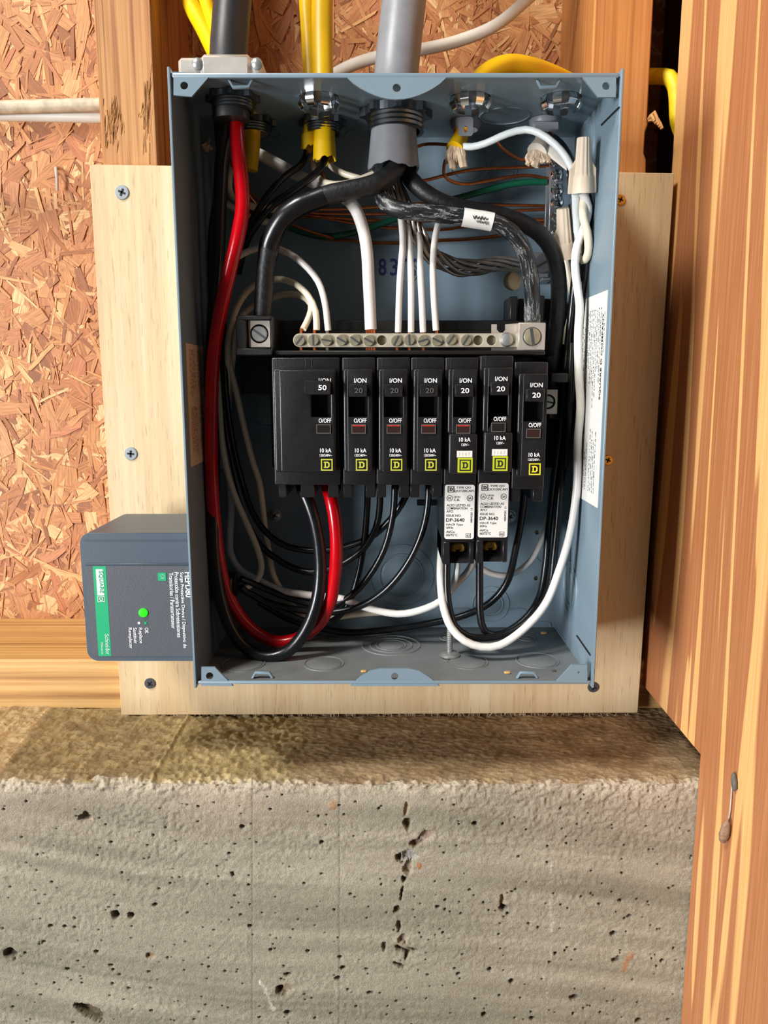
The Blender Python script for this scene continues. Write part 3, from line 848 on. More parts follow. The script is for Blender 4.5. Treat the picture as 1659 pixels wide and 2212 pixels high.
for s, px in zip('8322', (826, 851, 879, 899)):
    c = P(px, 577, YB - T - .0002)
    text(s, c, 17 * mpp(577, YB), 36 * mpp(577, YB), 'ink_purple', panel, bold=.035, name='stamped_digit')
# panel screws
def pan_screw(name, px, py, r, Y, label, mat='zinc', ang=.5, group=None, parent=None, cross=True):
    c = P(px, py, Y)
    if parent is None: t = thing(name, label, 'screw', group)
    else: t = None
    hd = mk(name if parent is not None else 'screw_head', lathe([(r * 1.25, 0), (r * 1.25, -.0006), (r, -.0008), (r * .93, -.0022), (r * .6, -.0030), (0.0, -.0032)], c, (0, 1, 0), 22), mat, parent or t)
    y = Y - .0034
    g = cat(rot_g(box(c[0] - r * .5, c[0] + r * .5, y, y + .0012, c[2] - r * .1, c[2] + r * .1), c, 'Y', ang), rot_g(box(c[0] - r * .1, c[0] + r * .1, y, y + .0012, c[2] - r * .5, c[2] + r * .5), c, 'Y', ang))
    mk('cross_slot', g, 'dark_slot', hd if parent is not None else t, smooth=False)
pan_screw('panel_screw', 594, 1113, .0035, YB - T, 'silver pan-head screw fixing the back of the box, left of the wires', 'zinc')
pan_screw('panel_screw', 1101, 1115, .0035, YB - T, 'silver pan-head screw fixing the back of the box, beside the right labelled breaker', 'zinc')
# loose cover screw standing on its head on the box floor
c = PZ(971, 1418, zb_)
sc = thing('cover_screw', 'zinc cover screw standing on its head on the box floor', 'screw')
mk('screw_head', lathe([(.0042, 0), (.0064, .0006), (.0064, .0014), (.0050, .0028), (.0020, .0034)], c, (0, 0, 1), 24), 'zinc', sc)
prof = []
for i in range(26):
    h = .0034 + i * .0006; prof.append((.0019 if i % 2 else .00165, h))
prof += [(.0012, .0200)]
mk('screw_shank', lathe(prof, c, (0, 0, 1), 16), 'zinc', sc)
# crumbs on the box floor
for px, py, r, lb in ((786, 1452, .0012, 'tiny straw crumb near the middle bottom flange'), (1096, 1455, .0013, 'brown crumb on the box floor near the right corner'), (1197, 1450, .0009, 'dark crumb beside the lower right flange tab'), (1175, 1369, .0014, 'pale plastic scrap on the box floor at the back right')):
    c = PZ(px, py, zb_); mk('crumb', bevel(box(c[0] - r * 1.5, c[0] + r * 1.4, c[1] - r, c[1] + r, c[2], c[2] + r, 0), r * .4), 'dirt_straw' if r != .0009 else 'bug_grey', label=lb, cat_='crumb')

# ------------------------------------------------------------------ fittings in the top of the box
def locknut(t, c, r, ztop_, mat, h=.0032, lobes=8, name='locknut'):
    out = []
    for i in range(lobes * 6):
        a = 2 * math.pi * i / (lobes * 6); k = i % 6
        out.append((c[0] + (r * (1.16 if k in (0, 1) else 1.0)) * math.cos(a), c[1] + (r * (1.16 if k in (0, 1) else 1.0)) * math.sin(a)))
    mk(name, plate(out, [circ(c[0], c[1], r * .80, 30)], 'z', ztop_ - h, ztop_ - .0004), mat, t, smooth=False)
def throat(t, c, r, z0, z1, mat, rings=3, name='threaded_throat'):
    prof = []
    n = rings * 2 + 1
    for i in range(n): prof.append((r * (1.0 if i % 2 == 0 else .95), z0 + (z1 - z0) * i / (n - 1)))
    prof = prof + [(r * .86, z1), (r * .86, z0)]
    mk(name, lathe([(a, b - z0) for a, b in prof], (c[0], c[1], z0), (0, 0, 1), 30, True), mat, t)
# 1: clamp connector of the black cable, with the cast clamp above the box
c, r = HOLES['blackcab']
t = thing('cable_clamp_connector', 'cast aluminium clamp connector around the thick black cable at the top left', 'connector')
locknut(t, c, .0125, ztop, 'conduit_nut'); throat(t, c, .0108, ztop - .0030, ztop - .0078, 'conduit_nut')
xa, xb = xx(402, 150, .44), xx(576, 150, .44); xm = c[0]
mk('clamp_bar', cat(box(xa, xb, c[1] - .016, c[1] + .016, ZT + .0001, ZT + .0115, .0016), box(xm - .013, xm + .013, c[1] - .018, c[1] + .018, ZT + .0001, ZT + .0125, .002)), 'cast_aluminium', t)
for px in (428, 556):
    p = (xx(px, 150, c[1] - .016), c[1] - .0162, ZT + .0078)
    mk('clamp_screw', lathe([(.0028, 0), (.0028, -.0014), (.0018, -.0022), (0, -.0023)], p, (0, 1, 0), 16), 'zinc', t)
# 2: knockout seals with chrome fingers
def snap(c, r, label, seed):
    random.seed(seed)
    t = thing('knockout_seal', label, 'knockout seal', 'chrome knockout seals in the top of the box')
    mk('seal_cap', lathe([(r * 1.12, .0), (r * 1.12, .0008), (r * .9, .0016), (0, .0018)], (c[0], c[1], ZT), (0, 0, 1), 24), 'dark_steel', t)
    n = 8
    for i in range(n):
        a = 2 * math.pi * (i + .5) / n; w = .21
        prof = [(1.0, .002), (1.02, -.0008), (1.09, -.0022), (1.04, -.0038), (.90, -.0056 - random.uniform(0, .0010))]
        V = []
        for rr, h in prof:
            for s in (-1, 1): V.append((c[0] + r * rr * math.cos(a + s * w), c[1] + r * rr * math.sin(a + s * w), ztop + h))
        for rr, h in prof:
            for s in (-1, 1): V.append((c[0] + r * (rr - .05) * math.cos(a + s * w), c[1] + r * (rr - .05) * math.sin(a + s * w), ztop + h))
        k = len(prof); Fc = []
        for j in range(k - 1):
            q = 2 * j; Fc.append((q, q + 1, q + 3, q + 2)); o = 2 * k; Fc.append((o + q, o + q + 2, o + q + 3, o + q + 1))
            Fc.append((q, q + 2, o + q + 2, o + q)); Fc.append((q + 1, o + q + 1, o + q + 3, q + 3))
        e = 2 * (k - 1); Fc.append((e, e + 1, 2 * k + e + 1, 2 * k + e)); Fc.append((0, 2 * k, 2 * k + 1, 1))
        mk('finger', (V, Fc), 'chrome', t, ang=60)
for key, lb, sd in (('snapy', 'chrome-fingered knockout seal in front of the yellow cables', 1), ('snapw', 'chrome-fingered knockout seal above the torn yellow jacket', 2), ('snapr', 'chrome-fingered knockout seal nearest the right wall', 3)):
    c, r = HOLES[key]; snap(c, r * .98, lb, sd)
# 3: connector of the paired yellow cables and its neighbour behind the red wire
for key, lb in (('yel', 'zinc cable connector holding the two yellow cables'), ('yel2', 'zinc cable connector behind the red wire')):
    c, r = HOLES[key]
    t = thing('cable_connector', lb, 'connector'); locknut(t, c, .0118, ztop, 'connector_zinc', .0036); throat(t, c, .0100, ztop - .0034, ztop - .0080, 'connector_zinc')
# 4: large connector of the grey service cable
c, r = HOLES['se']
t = thing('cable_connector', 'large dark zinc connector around the grey service cable', 'connector')
locknut(t, c, .0175, ztop, 'conduit_nut', .0046, 8); throat(t, c, .0158, ztop - .0044, ztop - .0120, 'connector_zinc', 3)
# 5: grey plastic push-in clips at the back
for key, lb in (('clip', 'grey plastic push-in connector gripping the torn yellow jacket'), ('clipr', 'grey plastic push-in connector at the back right of the top')):
    c, r = HOLES[key]
    t = thing('cable_connector', lb, 'connector')
    mk('collar', lathe([(r * 1.12, ztop - .0002 - ztop), (r * 1.12, -.0022), (r * .98, -.0050), (r * .9, -.0050), (r * .9, -.0002)], (c[0], c[1], ztop), (0, 0, 1), 24, True), 'connector_plastic', t)
    if key == 'clip':
        x0, x1, zt_, zb4 = xx(990, 275, c[1] - r), xx(1021, 275, c[1] - r), zz(255, c[1] - r), zz(296, c[1] - r)
        xm_ = (x0 + x1) / 2; zm = (zt_ * .35 + zb4 * .65)
        mk('gripping_tongue', plate(rrect(x0, x1, zb4, zt_, .0015), [circ(xm_, zm, .0012, 12, .0018)], 'y', c[1] - r - .0022, c[1] - r - .0006), 'connector_plastic', t, smooth=False)
    else:
        x0, x1 = xx(1150, 270, c[1] - r), xx(1208, 270, c[1] - r)
        mk('gripping_tongue', box(x0, x1, c[1] - r - .002, c[1] - r, zz(285, c[1] - r), zz(262, c[1] - r), .001), 'connector_plastic', t)
# ------------------------------------------------------------------ bus base, neutral bar, lugs
base = thing('bus_base', 'black plastic interior base behind the breakers', 'bus base')
def pbox(x0, x1, y0, y1, Y0, Y1, bev=.0006):
    """box given by its picture rectangle at its front distance Y0"""
    ym = (y0 + y1) / 2
    return box(xx(x0, ym, Y0), xx(x1, ym, Y0), Y0, Y1, zz(y1, Y0), zz(y0, Y0), bev)
mk('back_plate', cat(pbox(585, 1200, 770, 1010, .484, .5085)), 'base_plastic', base)
mk('rail_trough', cat(pbox(588, 1180, 692, 768, .470, .505), pbox(590, 1178, 757, 767, .4395, .472), pbox(584, 592, 683, 764, .4385, .49)), 'base_plastic', base)
mk('lug_housing', cat(pbox(510, 586, 681, 692, .438, .50), pbox(510, 533, 690, 768, .438, .50), pbox(510, 588, 752, 768, .436, .50), pbox(533, 588, 690, 756, .457, .50)), 'base_plastic', base)
mk('support_post', cat(pbox(1101, 1118, 640, 700, .475, .500), pbox(1118, 1196, 645, 770, .492, .507), pbox(1163, 1176, 638, 700, .470, .495)), 'base_plastic', base)
mk('side_bracket', cat(pbox(1190, 1228, 806, 826, .450, .50), pbox(1186, 1230, 826, 905, .476, .50), pbox(1226, 1234, 740, 1010, .46, .505)), 'base_plastic', base)
mk('side_skirt', cat(pbox(520, 592, 770, 850, .485, .507)), 'base_plastic', base)
mk('lower_tab', pbox(901, 945, 1081, 1092, .492, .497, .0003), 'base_plastic', base)
def slot_screw(parent, c, r, mat, ang, h=.0016, name='lug_screw', ring_=False, slotw=.13):
    hd = mk(name, lathe([(r, .001), (r, -h * .8), (r * .9, -h), (0, -h)], c, (0, 1, 0), 24), mat, parent)
    y = c[1] - h - .00012
    mk('slot', rot_g(box(c[0] - r * .96, c[0] + r * .96, y, y + .0005, c[2] - r * slotw, c[2] + r * slotw), c, 'Y', ang), 'dark_slot' if not ring_ else 'dark_steel', hd, smooth=False)
    return hd
# left main lug
YL = .4405
t = thing('main_lug', 'square aluminium lug with slotted screw under the left black cable', 'lug')
cl_ = P(560, 721, YL); s = 23.5 * mpp(721, YL)
mk('lug_block', plate(rect(cl_[0] - s, cl_[0] + s, cl_[2] - s * 1.22, cl_[2] + s * 1.22), [circ(cl_[0], cl_[2], s * .86, 24)], 'y', YL, YL + .016, .0004), 'aluminium', t, smooth=False)
mk('screw_well', lathe([(s * .85, .004), (s * .85, .0044), (0, .0044)], cl_, (0, 1, 0), 24), 'dark_slot', t)
slot_screw(t, (cl_[0], YL + .003, cl_[2]), s * .72, 'zinc', .62, .003, ring_=True)
# right main lug seen at the edge of the last breaker
YL2 = .462
t = thing('main_lug', 'aluminium lug half hidden behind the rightmost breaker', 'lug')
c = P(1184, 868, YL2); s = 20 * mpp(868, YL2)
mk('lug_block', plate(rect(c[0] - s, c[0] + s, c[2] - s * 1.3, c[2] + s * 1.3), [circ(c[0], c[2], s * .8, 24)], 'y', YL2, YL2 + .014, .0004), 'aluminium', t, smooth=False)
slot_screw(t, (c[0], YL2 + .003, c[2]), s * .66, 'zinc', .2, .002)
# neutral bar
YN = .4455
nb = thing('neutral_bar', 'silver neutral bar with a row of slotted screws above the breakers', 'terminal bar')
zc = zz(735, YN); hb = 14.5 * mpp(735, YN)
x0, x1 = xx(633, 735, YN), xx(1118, 735, YN)
hx = [xx(px, 735, YN) for px in (825, 1033, 1062)]
outer = [(x1, zc - hb), (x1, zc + hb)] + [(x0 + hb + hb * math.cos(math.radians(a)) * 1.0, zc + hb * math.sin(math.radians(a))) for a in range(90, 271, 15)]
mk('bar', plate(outer, [circ(x, zc, hb * .72, 20) for x in hx], 'y', YN, YN + .0085, .0005), 'neutral_bar_metal', nb, smooth=False)
for x in hx: mk('empty_hole', lathe([(hb * .70, .004), (hb * .70, .0045), (0, .0045)], (x, YN, zc), (0, 1, 0), 20), 'zinc_yellow', nb)
random.seed(3)
for px, a in zip((647, 677, 706, 738, 767, 797, 856, 884, 914, 944, 974, 1006), (-.9, 1.55, .15, .5, .6, .45, -1.1, 1.5, -.3, .45, -.95, -1.0)):
    slot_screw(nb, (xx(px, 735, YN), YN - .0002, zc + random.uniform(-.0003, .0003)), hb * .82, 'zinc_yellow', a, .0016, 'terminal_screw', True, .16)
YLg = .4425
t = nb
mk('link_plate', plate(poly_px([(1063, 700), (1074, 700), (1074, 712), (1080, 718), (1088, 718), (1093, 712), (1093, 700), (1122, 698), (1122, 757), (1063, 757)], .453), [], 'y', .4545, .4565), 'aluminium', t, smooth=False)
c = P(1094, 734, YN)
mk('fixing_screw', lathe([(.0040, 0), (.0040, -.0008), (.0033, -.0022), (.0018, -.0028), (0, -.0029)], (c[0], YN, c[2]), (0, 1, 0), 22), 'zinc', nb)
c = P(1149, 727, YLg); s = 29.5 * mpp(727, YLg)
lugn = thing('neutral_lug', 'large square neutral lug at the right end of the silver bar', 'lug')
mk('lug_block', box(c[0] - s, c[0] + s, YLg, YLg + .020, c[2] - s, c[2] + s, .0005), 'aluminium', lugn)
mk('screw_rim', lathe([(s * .68, -.0003), (s * .62, -.0003), (s * .62, .0004), (s * .68, .0004)], (c[0], YLg, c[2]), (0, 1, 0), 28, True), 'dark_steel', lugn)
slot_screw(lugn, (c[0], YLg, c[2]), s * .61, 'zinc_yellow', 1.4, .0011, 'lug_screw', True, .17)

# ground bar at the upper right
YG = .483
gb = thing('ground_bar', 'vertical steel ground bar with round screws at the upper right', 'terminal bar')
mk('bar', cat(pbox(1186, 1215, 338, 545, YG, YG + .009, .0006), pbox(1178, 1190, 338, 545, YG + .004, YG + .007, .0004)), 'ground_bar_metal', gb)
for py in (347, 379, 411, 437, 469, 498, 524):
    c = P(1203 if py > 360 else 1199, py, YG)
    hd = mk('terminal_screw', lathe([(.0038, 0), (.0038, -.0010), (.0030, -.0026), (.0016, -.0032), (0, -.0033)], c, (0, 1, 0), 18), 'chrome', gb)
    y = YG - .0035
    mk('cross_slot', cat(box(c[0] - .0016, c[0] + .0016, y, y + .001, c[2] - .0003, c[2] + .0003), box(c[0] - .0003, c[0] + .0003, y, y + .001, c[2] - .0016, c[2] + .0016)), 'dark_slot', hd, smooth=False)
c = P(1172, 570, .486)
gl = thing('ground_lug', 'round slotted ground lug beside the twisted bare conductor', 'lug')
mk('lug_body', cat(pbox(1148, 1186, 545, 600, .488, .508), pbox(1170, 1192, 590, 606, .490, .508)), 'ground_bar_metal', gl)
slot_screw(gl, c, 20 * mpp(570, .486), 'dark_steel', -.5, .003)

# ------------------------------------------------------------------ breakers
YN0, YBD = .4195, .4295
def logo(parent, cx, cz, s, Y, mat, mat2=None):
    """square outline with a slab D inside"""
    if mat2: mk('logo_field', box(cx - s * 1.32, cx + s * 1.32, Y, Y + .0001, cz - s * 1.28, cz + s * 1.32), mat2, parent, smooth=False)
    y = Y - .00012
    mk('logo_frame', plate(rect(cx - s, cx + s, cz - s, cz + s), [rect(cx - s * .80, cx + s * .80, cz - s * .80, cz + s * .80)], 'y', y, y + .0001), mat, parent, smooth=False)
    D = [(-.52, -.55), (.22, -.55), (.50, -.28), (.50, .28), (.22, .55), (-.52, .55), (-.52, .36), (-.38, .36), (-.38, -.36), (-.52, -.36)]
    H = [(-.14, -.32), (.12, -.32), (.24, -.18), (.24, .18), (.12, .32), (-.14, .32)]
    mk('logo_letter', plate([(cx + a * s, cz + b * s) for a, b in D], [[(cx + a * s, cz + b * s) for a, b in H]], 'y', y, y + .0001), mat, parent, smooth=False)
M42 = mpp(900, YN0)
def breaker(px, label, amp, amp_mat, kind='single', dz=0., hshift=0., group=None, stripe=True, logo_mat='logo_olive', win='window_red'):
    bx = xx(px, 900, YN0)
    t = thing('circuit_breaker', label, 'breaker', group)
    Z = lambda py, Y=YN0: zz(py, Y) + dz
    W = .0092
    wide = kind == 'double'
    xl, xr = (bx - W, bx + W) if not wide else (bx - .0281, bx + W)
    afci = kind == 'afci'
    zbot = Z(1048, YBD)
    mk('case', box(xl, xr, YBD, .486, zbot, Z(772, YBD), .0009, 3), 'black_plastic', t)
    # faint moulding seams on the case shoulder
    for k in ((-.0060,) if not wide else (-.0250, -.0095, -.0060)):
        mk('moulding_seam', box(bx + k - .0001, bx + k + .0001, YBD - .0002, YBD, Z(796, YBD), Z(773, YBD)), 'dark_steel', t, smooth=False)
    # terminal feet
    feet = [(xl, xl + .0052), (xr - .0058, xr)] if not wide else [(xl + .002, xl + .0065), (xl + .0145, xl + .0225), (xr - .0072, xr - .0012)]
    for a, b in feet: mk('terminal_foot', box(a, b, YBD + .002, .470, Z(1076, YBD), Z(1046, YBD), .0005), 'black_plastic', t)
    # nose with the handle opening
    zt, zn = Z(797), Z(1021 if not afci else 938)
    hx0, hx1 = bx - .0052, bx + .0052
    if wide: hx0, hx1 = bx - .0058, bx + .0048
    hz0, hz1 = Z(901), Z(840)
    nx0, nx1 = (bx - .0081, bx + .0078) if not wide else (bx - .0262, bx + .0076)
    mk('nose_step', plate(rrect(nx0, nx1, zn, zt, .0012, 2), [rect(hx0, hx1, hz0, hz1)], 'y', YN0 + .0022, YBD + .0002, .0009, 3), 'black_plastic', t)
    ix0 = nx0 + .0022 if not wide else nx0 + .0032
    mk('nose', plate(rrect(ix0, nx1 - .0006, zn + .0002, zt - .0004, .0008, 2), [rect(hx0, hx1, hz0, hz1)], 'y', YN0, YN0 + .0026, .0009, 3), 'black_plastic', t)
    mk('handle_well', box(hx0 - .0002, hx1 + .0002, YBD - .0006, YBD + .0002, hz0 - .0004, hz1 + .0004), 'dark_slot', t, smooth=False)
    # handle: a wedge standing out of the well
    a0, a1 = hx0 + .0003, hx1 - .0003
    if wide: a0, a1 = bx - .0087, bx + .0052
    za, zb_h = Z(829) - .0002, Z(857)
    yo = YN0 - .0040
    if wide: za, zb_h, yo = Z(822), Z(852), YN0 - .0060
    ringA = [(a0, YN0 + .006, zb_h - .0004), (a1, YN0 + .006, zb_h - .0004), (a1, YN0 + .006, za - .001), (a0, YN0 + .006, za - .001)]
    ringB = [(a0, yo - .0008, zb_h), (a1, yo - .0008, zb_h), (a1, yo, za), (a0, yo, za)]
    hd = mk('handle', bevel(hexa(ringA + ringB), .0004), 'black_plastic', t)
    text(amp, (bx + .0004 + hshift, yo - .0009, (za + zb_h) / 2), .0044, .0027, amp_mat, hd, bold=.035, up=(0, .0008 / (za - zb_h) if za > zb_h else 0, 1))
    cx = bx + .0010 + hshift
    text('I/ON', (cx + .0002, YN0 - .00012, Z(822)), .0066, .0024, 'ink_white', t, bold=.03)
    text('O/OFF', (cx, YN0 - .00012, Z(908.5)), .0068, .0024, 'ink_white', t, bold=.03)
    # trip window
    wx0, wx1, wz0, wz1 = bx - .0036 + hshift, bx + .0040 + hshift, Z(936), Z(917)
    w = mk('trip_window', box(wx0, wx1, YN0 - .0005, YN0 + .001, wz0, wz1, .0002), win, t)
    mk('window_rim', plate(rect(wx0 - .0001, wx1 + .0001, wz0 - .0001, wz1 + .0001), [rect(wx0 + .0003, wx1 - .0003, wz0 + .0003, wz1 - .0003)], 'y', YN0 - .0007, YN0 - .0004), 'window_frame', w, smooth=False)
    if stripe: mk('red_flag', box(wx0 + .0006, wx1 - .0006, YN0 - .00062, YN0 - .0004, wz1 - .0009, wz1 - .0004), 'window_stripe', w, smooth=False)
    if not afci:
        text('10 kA', (cx + .0002, YN0 - .00012, Z(973)), .0062, .0023, 'ink_white', t, bold=.03)
        text('120/240V~', (cx + .0002, YN0 - .00012, Z(983.5)), .0066, .0014, 'ink_white', t, bold=.03)
        logo(t, cx + .0007, Z(1004), .0032, YN0 - .0001, logo_mat)
        mk('lower_cover', box(nx0 + .0002, nx1 - .0002, YN0 - .00005, YN0 + .0006, zn + .0004, Z(962)), 'black_plastic', t, smooth=False) if False else None
    else:
        lb = mk('lower_block', box(bx - .0076, bx + .0080, YN0 - .0022, YBD, Z(1023), Z(937), .0010, 3), 'black_plastic', t)
        y = YN0 - .0023
        text('10 kA', (cx, y, Z(949)), .0062, .0023, 'ink_white', t, bold=.03)
        text('120V~', (cx + .0003, y, Z(960)), .0042, .0014, 'ink_white', t, bold=.03)
        st = mk('date_sticker', box(cx - .0042, cx + .0042, y - .0001, y + .0001, Z(987), Z(973)), 'label_white', t, smooth=False)
        text('1 1 6 7', (cx, y - .0002, Z(980)), .0058, .0018, 'label_aged', st, bold=.0)
        logo(t, cx + .0004, Z(1004), .0031, y, 'ink_black', 'sticker_lime')
        # long test-electronics body with its label and terminal
        Ye = .4300; ze0, ze1 = Z(1220, Ye), Z(1021, Ye)
        ext = mk('long_case', cat(box(bx - .0092, bx + .0092, Ye, .484, Z(1172, Ye), ze1, .0006), box(bx - .0092, bx - .0050, Ye, .476, ze0, Z(1170, Ye), .0006), box(bx + .0062, bx + .0092, Ye + .002, .476, ze0, Z(1170, Ye), .0006), box(bx - .0092, bx + .0092, Ye + .012, .476, ze0, Z(1170, Ye), .0006)), 'black_plastic', t)
        mk('terminal_ramp', hexa([(bx - .005, Ye + .004, ze0), (bx + .0062, Ye + .004, ze0), (bx + .0062, Ye + .013, ze0), (bx - .005, Ye + .013, ze0), (bx - .005, Ye + .0112, Z(1196, Ye)), (bx + .0062, Ye + .0112, Z(1196, Ye)), (bx + .0062, Ye + .013, Z(1196, Ye)), (bx - .005, Ye + .013, Z(1196, Ye))]), 'black_plastic', t, smooth=False)
        cz = Z(1186, Ye + .01); c = (bx + .0004, Ye + .0115, cz)
        mk('terminal_screw', lathe([(.0042, .001), (.0042, -.0008), (.0034, -.0014), (.0016, -.0014), (.0014, -.0004), (0, -.0004)], c, (0, 1, 0), 20), 'brass', t)
        l0, l1, lz0, lz1 = bx - .0084, bx + .0084, Z(1164, Ye), Z(1047, Ye)
        lab_ = mk('rating_label', plate(rrect(l0, l1, lz0, lz1, .0013), [], 'y', Ye - .0004, Ye), 'label_white', t, smooth=False)
        yl = Ye - .0005
        def lt(s, x, z, w, h, b=.02): text(s, (l0 + .0168 * x, yl, lz1 - (lz1 - lz0) * z), w * .0168, h * (lz1 - lz0), 'ink_black', lab_, bold=b, align='L')
        logo(lab_, l0 + .0033, lz1 - .0025, .0018, yl, 'ink_black')
        lt('TYPE QO', .38, .055, .48, .045); lt('QO120CAFI', .30, .115, .66, .05)
        for cx_, s_ in ((.16, 'UL'), (.84, 'SA')):
            c_ = (l0 + .0168 * cx_, lz1 - (lz1 - lz0) * .245)
            mk('listing_mark', plate(circ(c_[0], c_[1], .0017, 20), [circ(c_[0], c_[1], .00145, 20)], 'y', yl, yl + .0001), 'ink_black', lab_, smooth=False)
            text(s_, (c_[0], yl, c_[1]), .0018, .0014, 'ink_black', lab_, bold=.02)
        lt('LISTED', .30, .225, .22, .032); lt('C.B.', .30, .275, .2, .042)
        lt('ALSO LISTED AS', .06, .375, .8, .043); lt('COMBINATION', .06, .432, .7, .043); lt('AFCI', .06, .487, .22, .043)
        lt('ISSUE NO.', .06, .565, .5, .043); lt('DP-3640', .05, .645, .62, .066, .03)
        lt('HACR Type', .06, .735, .56, .047); lt('60Hz', .06, .788, .24, .04)
        lt('Al/Cu', .06, .865, .28, .043); lt('60/75°C', .06, .925, .38, .045)
        text('48840281 13', (l1 - .0016, yl, (lz0 + lz1) / 2 - .002), .0085, .0011, 'ink_black', lab_, right=(0, 0, 1), up=(-1, 0, 0), bold=.02)
        q = (l1 - .0032, lz0 + .0020)
        mk('code_frame', plate(rect(q[0] - .0014, q[0] + .0014, q[1] - .0013, q[1] + .0013), [rect(q[0] - .0012, q[0] + .0012, q[1] - .0011, q[1] + .0011)], 'y', yl, yl + .0001), 'ink_black', lab_, smooth=False)
        text('62', (q[0], yl, q[1]), .0018, .0014, 'ink_black', lab_, bold=.02)
    return t
G20 = 'single-pole 20 amp breakers'
breaker(695.5, 'wide black double-pole breaker marked 50 with the red wire below it', '50', 'ink_white', 'double', hshift=.0006, stripe=False, win='window_dark')
breaker(774, 'black breaker with faded handle next to the wide 50 breaker', '20', 'ink_faded', group=G20)
breaker(850, 'black breaker with faded handle, third from the left in the row', '20', 'ink_faded', group=G20)
breaker(925, 'black breaker with faded handle directly left of the two labelled breakers', '20', 'ink_faded', group=G20)
breaker(1000, 'long black breaker with lime logo and clean white rating label', '20', 'ink_white', 'afci', group='labelled arc-fault breakers')
breaker(1076, 'long black breaker with lime logo and scuffed white rating label', '20', 'ink_white', 'afci', dz=.0009, group='labelled arc-fault breakers', win='window_dark', stripe=False)
breaker(1152, 'black breaker with bright yellow logo at the right end of the row', '20', 'ink_white', dz=-.0024, group=G20, stripe=False, logo_mat='logo_yellow', win='window_red')

# ------------------------------------------------------------------ surge protector on the left side
spd = thing('surge_protector', 'dark grey surge protective device with green light on the left of the box', 'surge protector')
YD, YD1 = .4245, .487
x0 = (xx(172, 1160, YD) + xx(188, 1420, YD)) / 2; x1 = XL - .0003
z1, z0 = zz(1151, YD), zz(1428, YD)
mk('housing', bevel(plate(rrect(x0, x1 + .006, z0, z1, .0065, 5)[0:0] + [(x1, z0), (x1, z1)] + [(x0 + .0065 + .0065 * math.cos(math.radians(a)), z1 - .0065 + .0065 * math.sin(math.radians(a))) for a in range(90, 181, 15)] + [(x0 + .0065 + .0065 * math.cos(math.radians(a)), z0 + .0065 + .0065 * math.sin(math.radians(a))) for a in range(180, 271, 15)], [], 'y', YD, YD1), .0012, 60), 'spd_body', spd)
zs = zz(1222, YD)
px0, px1, pz0 = x0 + .0026, x1 - .0001, z0 + .0030
fp = mk('front_label', plate([(px1, pz0), (px1, zs)] + [(px0, zs)] + [(px0 + .003 + .003 * math.cos(math.radians(a)), pz0 + .003 + .003 * math.sin(math.radians(a))) for a in range(180, 271, 30)], [], 'y', YD - .0004, YD + .0005), 'spd_panel', spd, smooth=False)
mk('cover_ridge', cat(box(px0 - .0002, x1 - .0001, YD - .0009, YD + .0005, zs + .0006, zs + .0016, .0003), box(px0 - .0002, x1 - .0001, YD - .0005, YD + .0005, z1 - .0042, z1 - .0038)), 'spd_body', spd)
yl = YD - .0005
gx0, gx1 = xx(201, 1230, YD), xx(229, 1230, YD)
gx0, gx1 = (xx(201, 1230, YD) + xx(215, 1420, YD)) / 2 - .0001, (xx(229, 1230, YD) + xx(242, 1420, YD)) / 2
mk('green_band', box(gx0, gx1, yl, YD, pz0 + .0002, zs - .0002), 'spd_green', fp, smooth=False)
DN, RT = (0, 0, -1), (1, 0, 0)
yt = yl - .0001
def st(s, px, py, w, h, mat='ink_white', b=.02, al='L'):
    c = P(px, py, yt); text(s, (c[0], yt, c[2]), w * mpp(py, YD) if w else None, h * mpp(py, YD), mat, fp, DN, RT, b, align=al)
cw = P(216, 1256, yt); m_ = mpp(1256, YD)
mk('white_box', box(cw[0] - 7.6 * m_, cw[0] + 7.6 * m_, yt, yl, zz(1285, YD), zz(1229, YD)), 'label_white', fp, smooth=False)
yt -= .0001
st('SQUARE', 216.5, 1233, 50, 9.5, 'spd_green', .03)
cw = P(218.5, 1294, yt)
mk('logo_frame', plate(rect(cw[0] - 7.6 * m_, cw[0] + 7.6 * m_, cw[2] - 6.8 * m_, cw[2] + 7 * m_), [rect(cw[0] - 6.2 * m_, cw[0] + 6.2 * m_, cw[2] - 5.4 * m_, cw[2] + 5.6 * m_)], 'y', yt, yt + .0001), 'label_white', fp, smooth=False)
st('D', 218.5, 1291, 7, 8, 'label_white', .05)
st('Schneider', 231, 1370, 46, 9.5, 'label_white', .0)
st('Electric', 220.5, 1388, 27, 5, 'label_white', .0)
st('HEPD80', 406, 1236, 56, 15, 'ink_white', .03)
st('Surge Protective Device / Dispositivo de', 391.5, 1236, 171, 9.5, 'ink_white', .015)
st('Protección contra Sobretensiones', 381, 1236, 147, 9.5, 'ink_white', .015)
st('Transitorias / Parasurtenseur', 369.5, 1237, 126, 9.5, 'ink_white', .015)
st('OK', 316.5, 1356, 13, 8, 'ink_white', .015)
st('Replace', 302.5, 1356, 35, 9.5, 'ink_white', .015)
st('Sustituir', 291.5, 1356, 36, 8, 'ink_white', .015)
st('Remplacer', 280, 1356, 47, 9.5, 'ink_white', .015)
c = P(350, 1246, yt); m_ = mpp(1246, YD)
ic = mk('cloud_icon', box(c[0] - 9 * m_, c[0] + 9 * m_, yt, yl, c[2] - 9 * m_, c[2] + 9 * m_), 'spd_green', fp, smooth=False)
mk('icon_outline', tube([(c[0] + a * m_, yt - .0001, c[2] + b * m_) for a, b in ((-3, -5), (1, -1), (-3, 0), (-3, 3), (2, 5), (6, 2), (4, -3), (0, -4))], .0001, 4, .0006), 'label_white', ic)
c = P(310, 1323, YD); r_ = 9.6 * mpp(1323, YD)
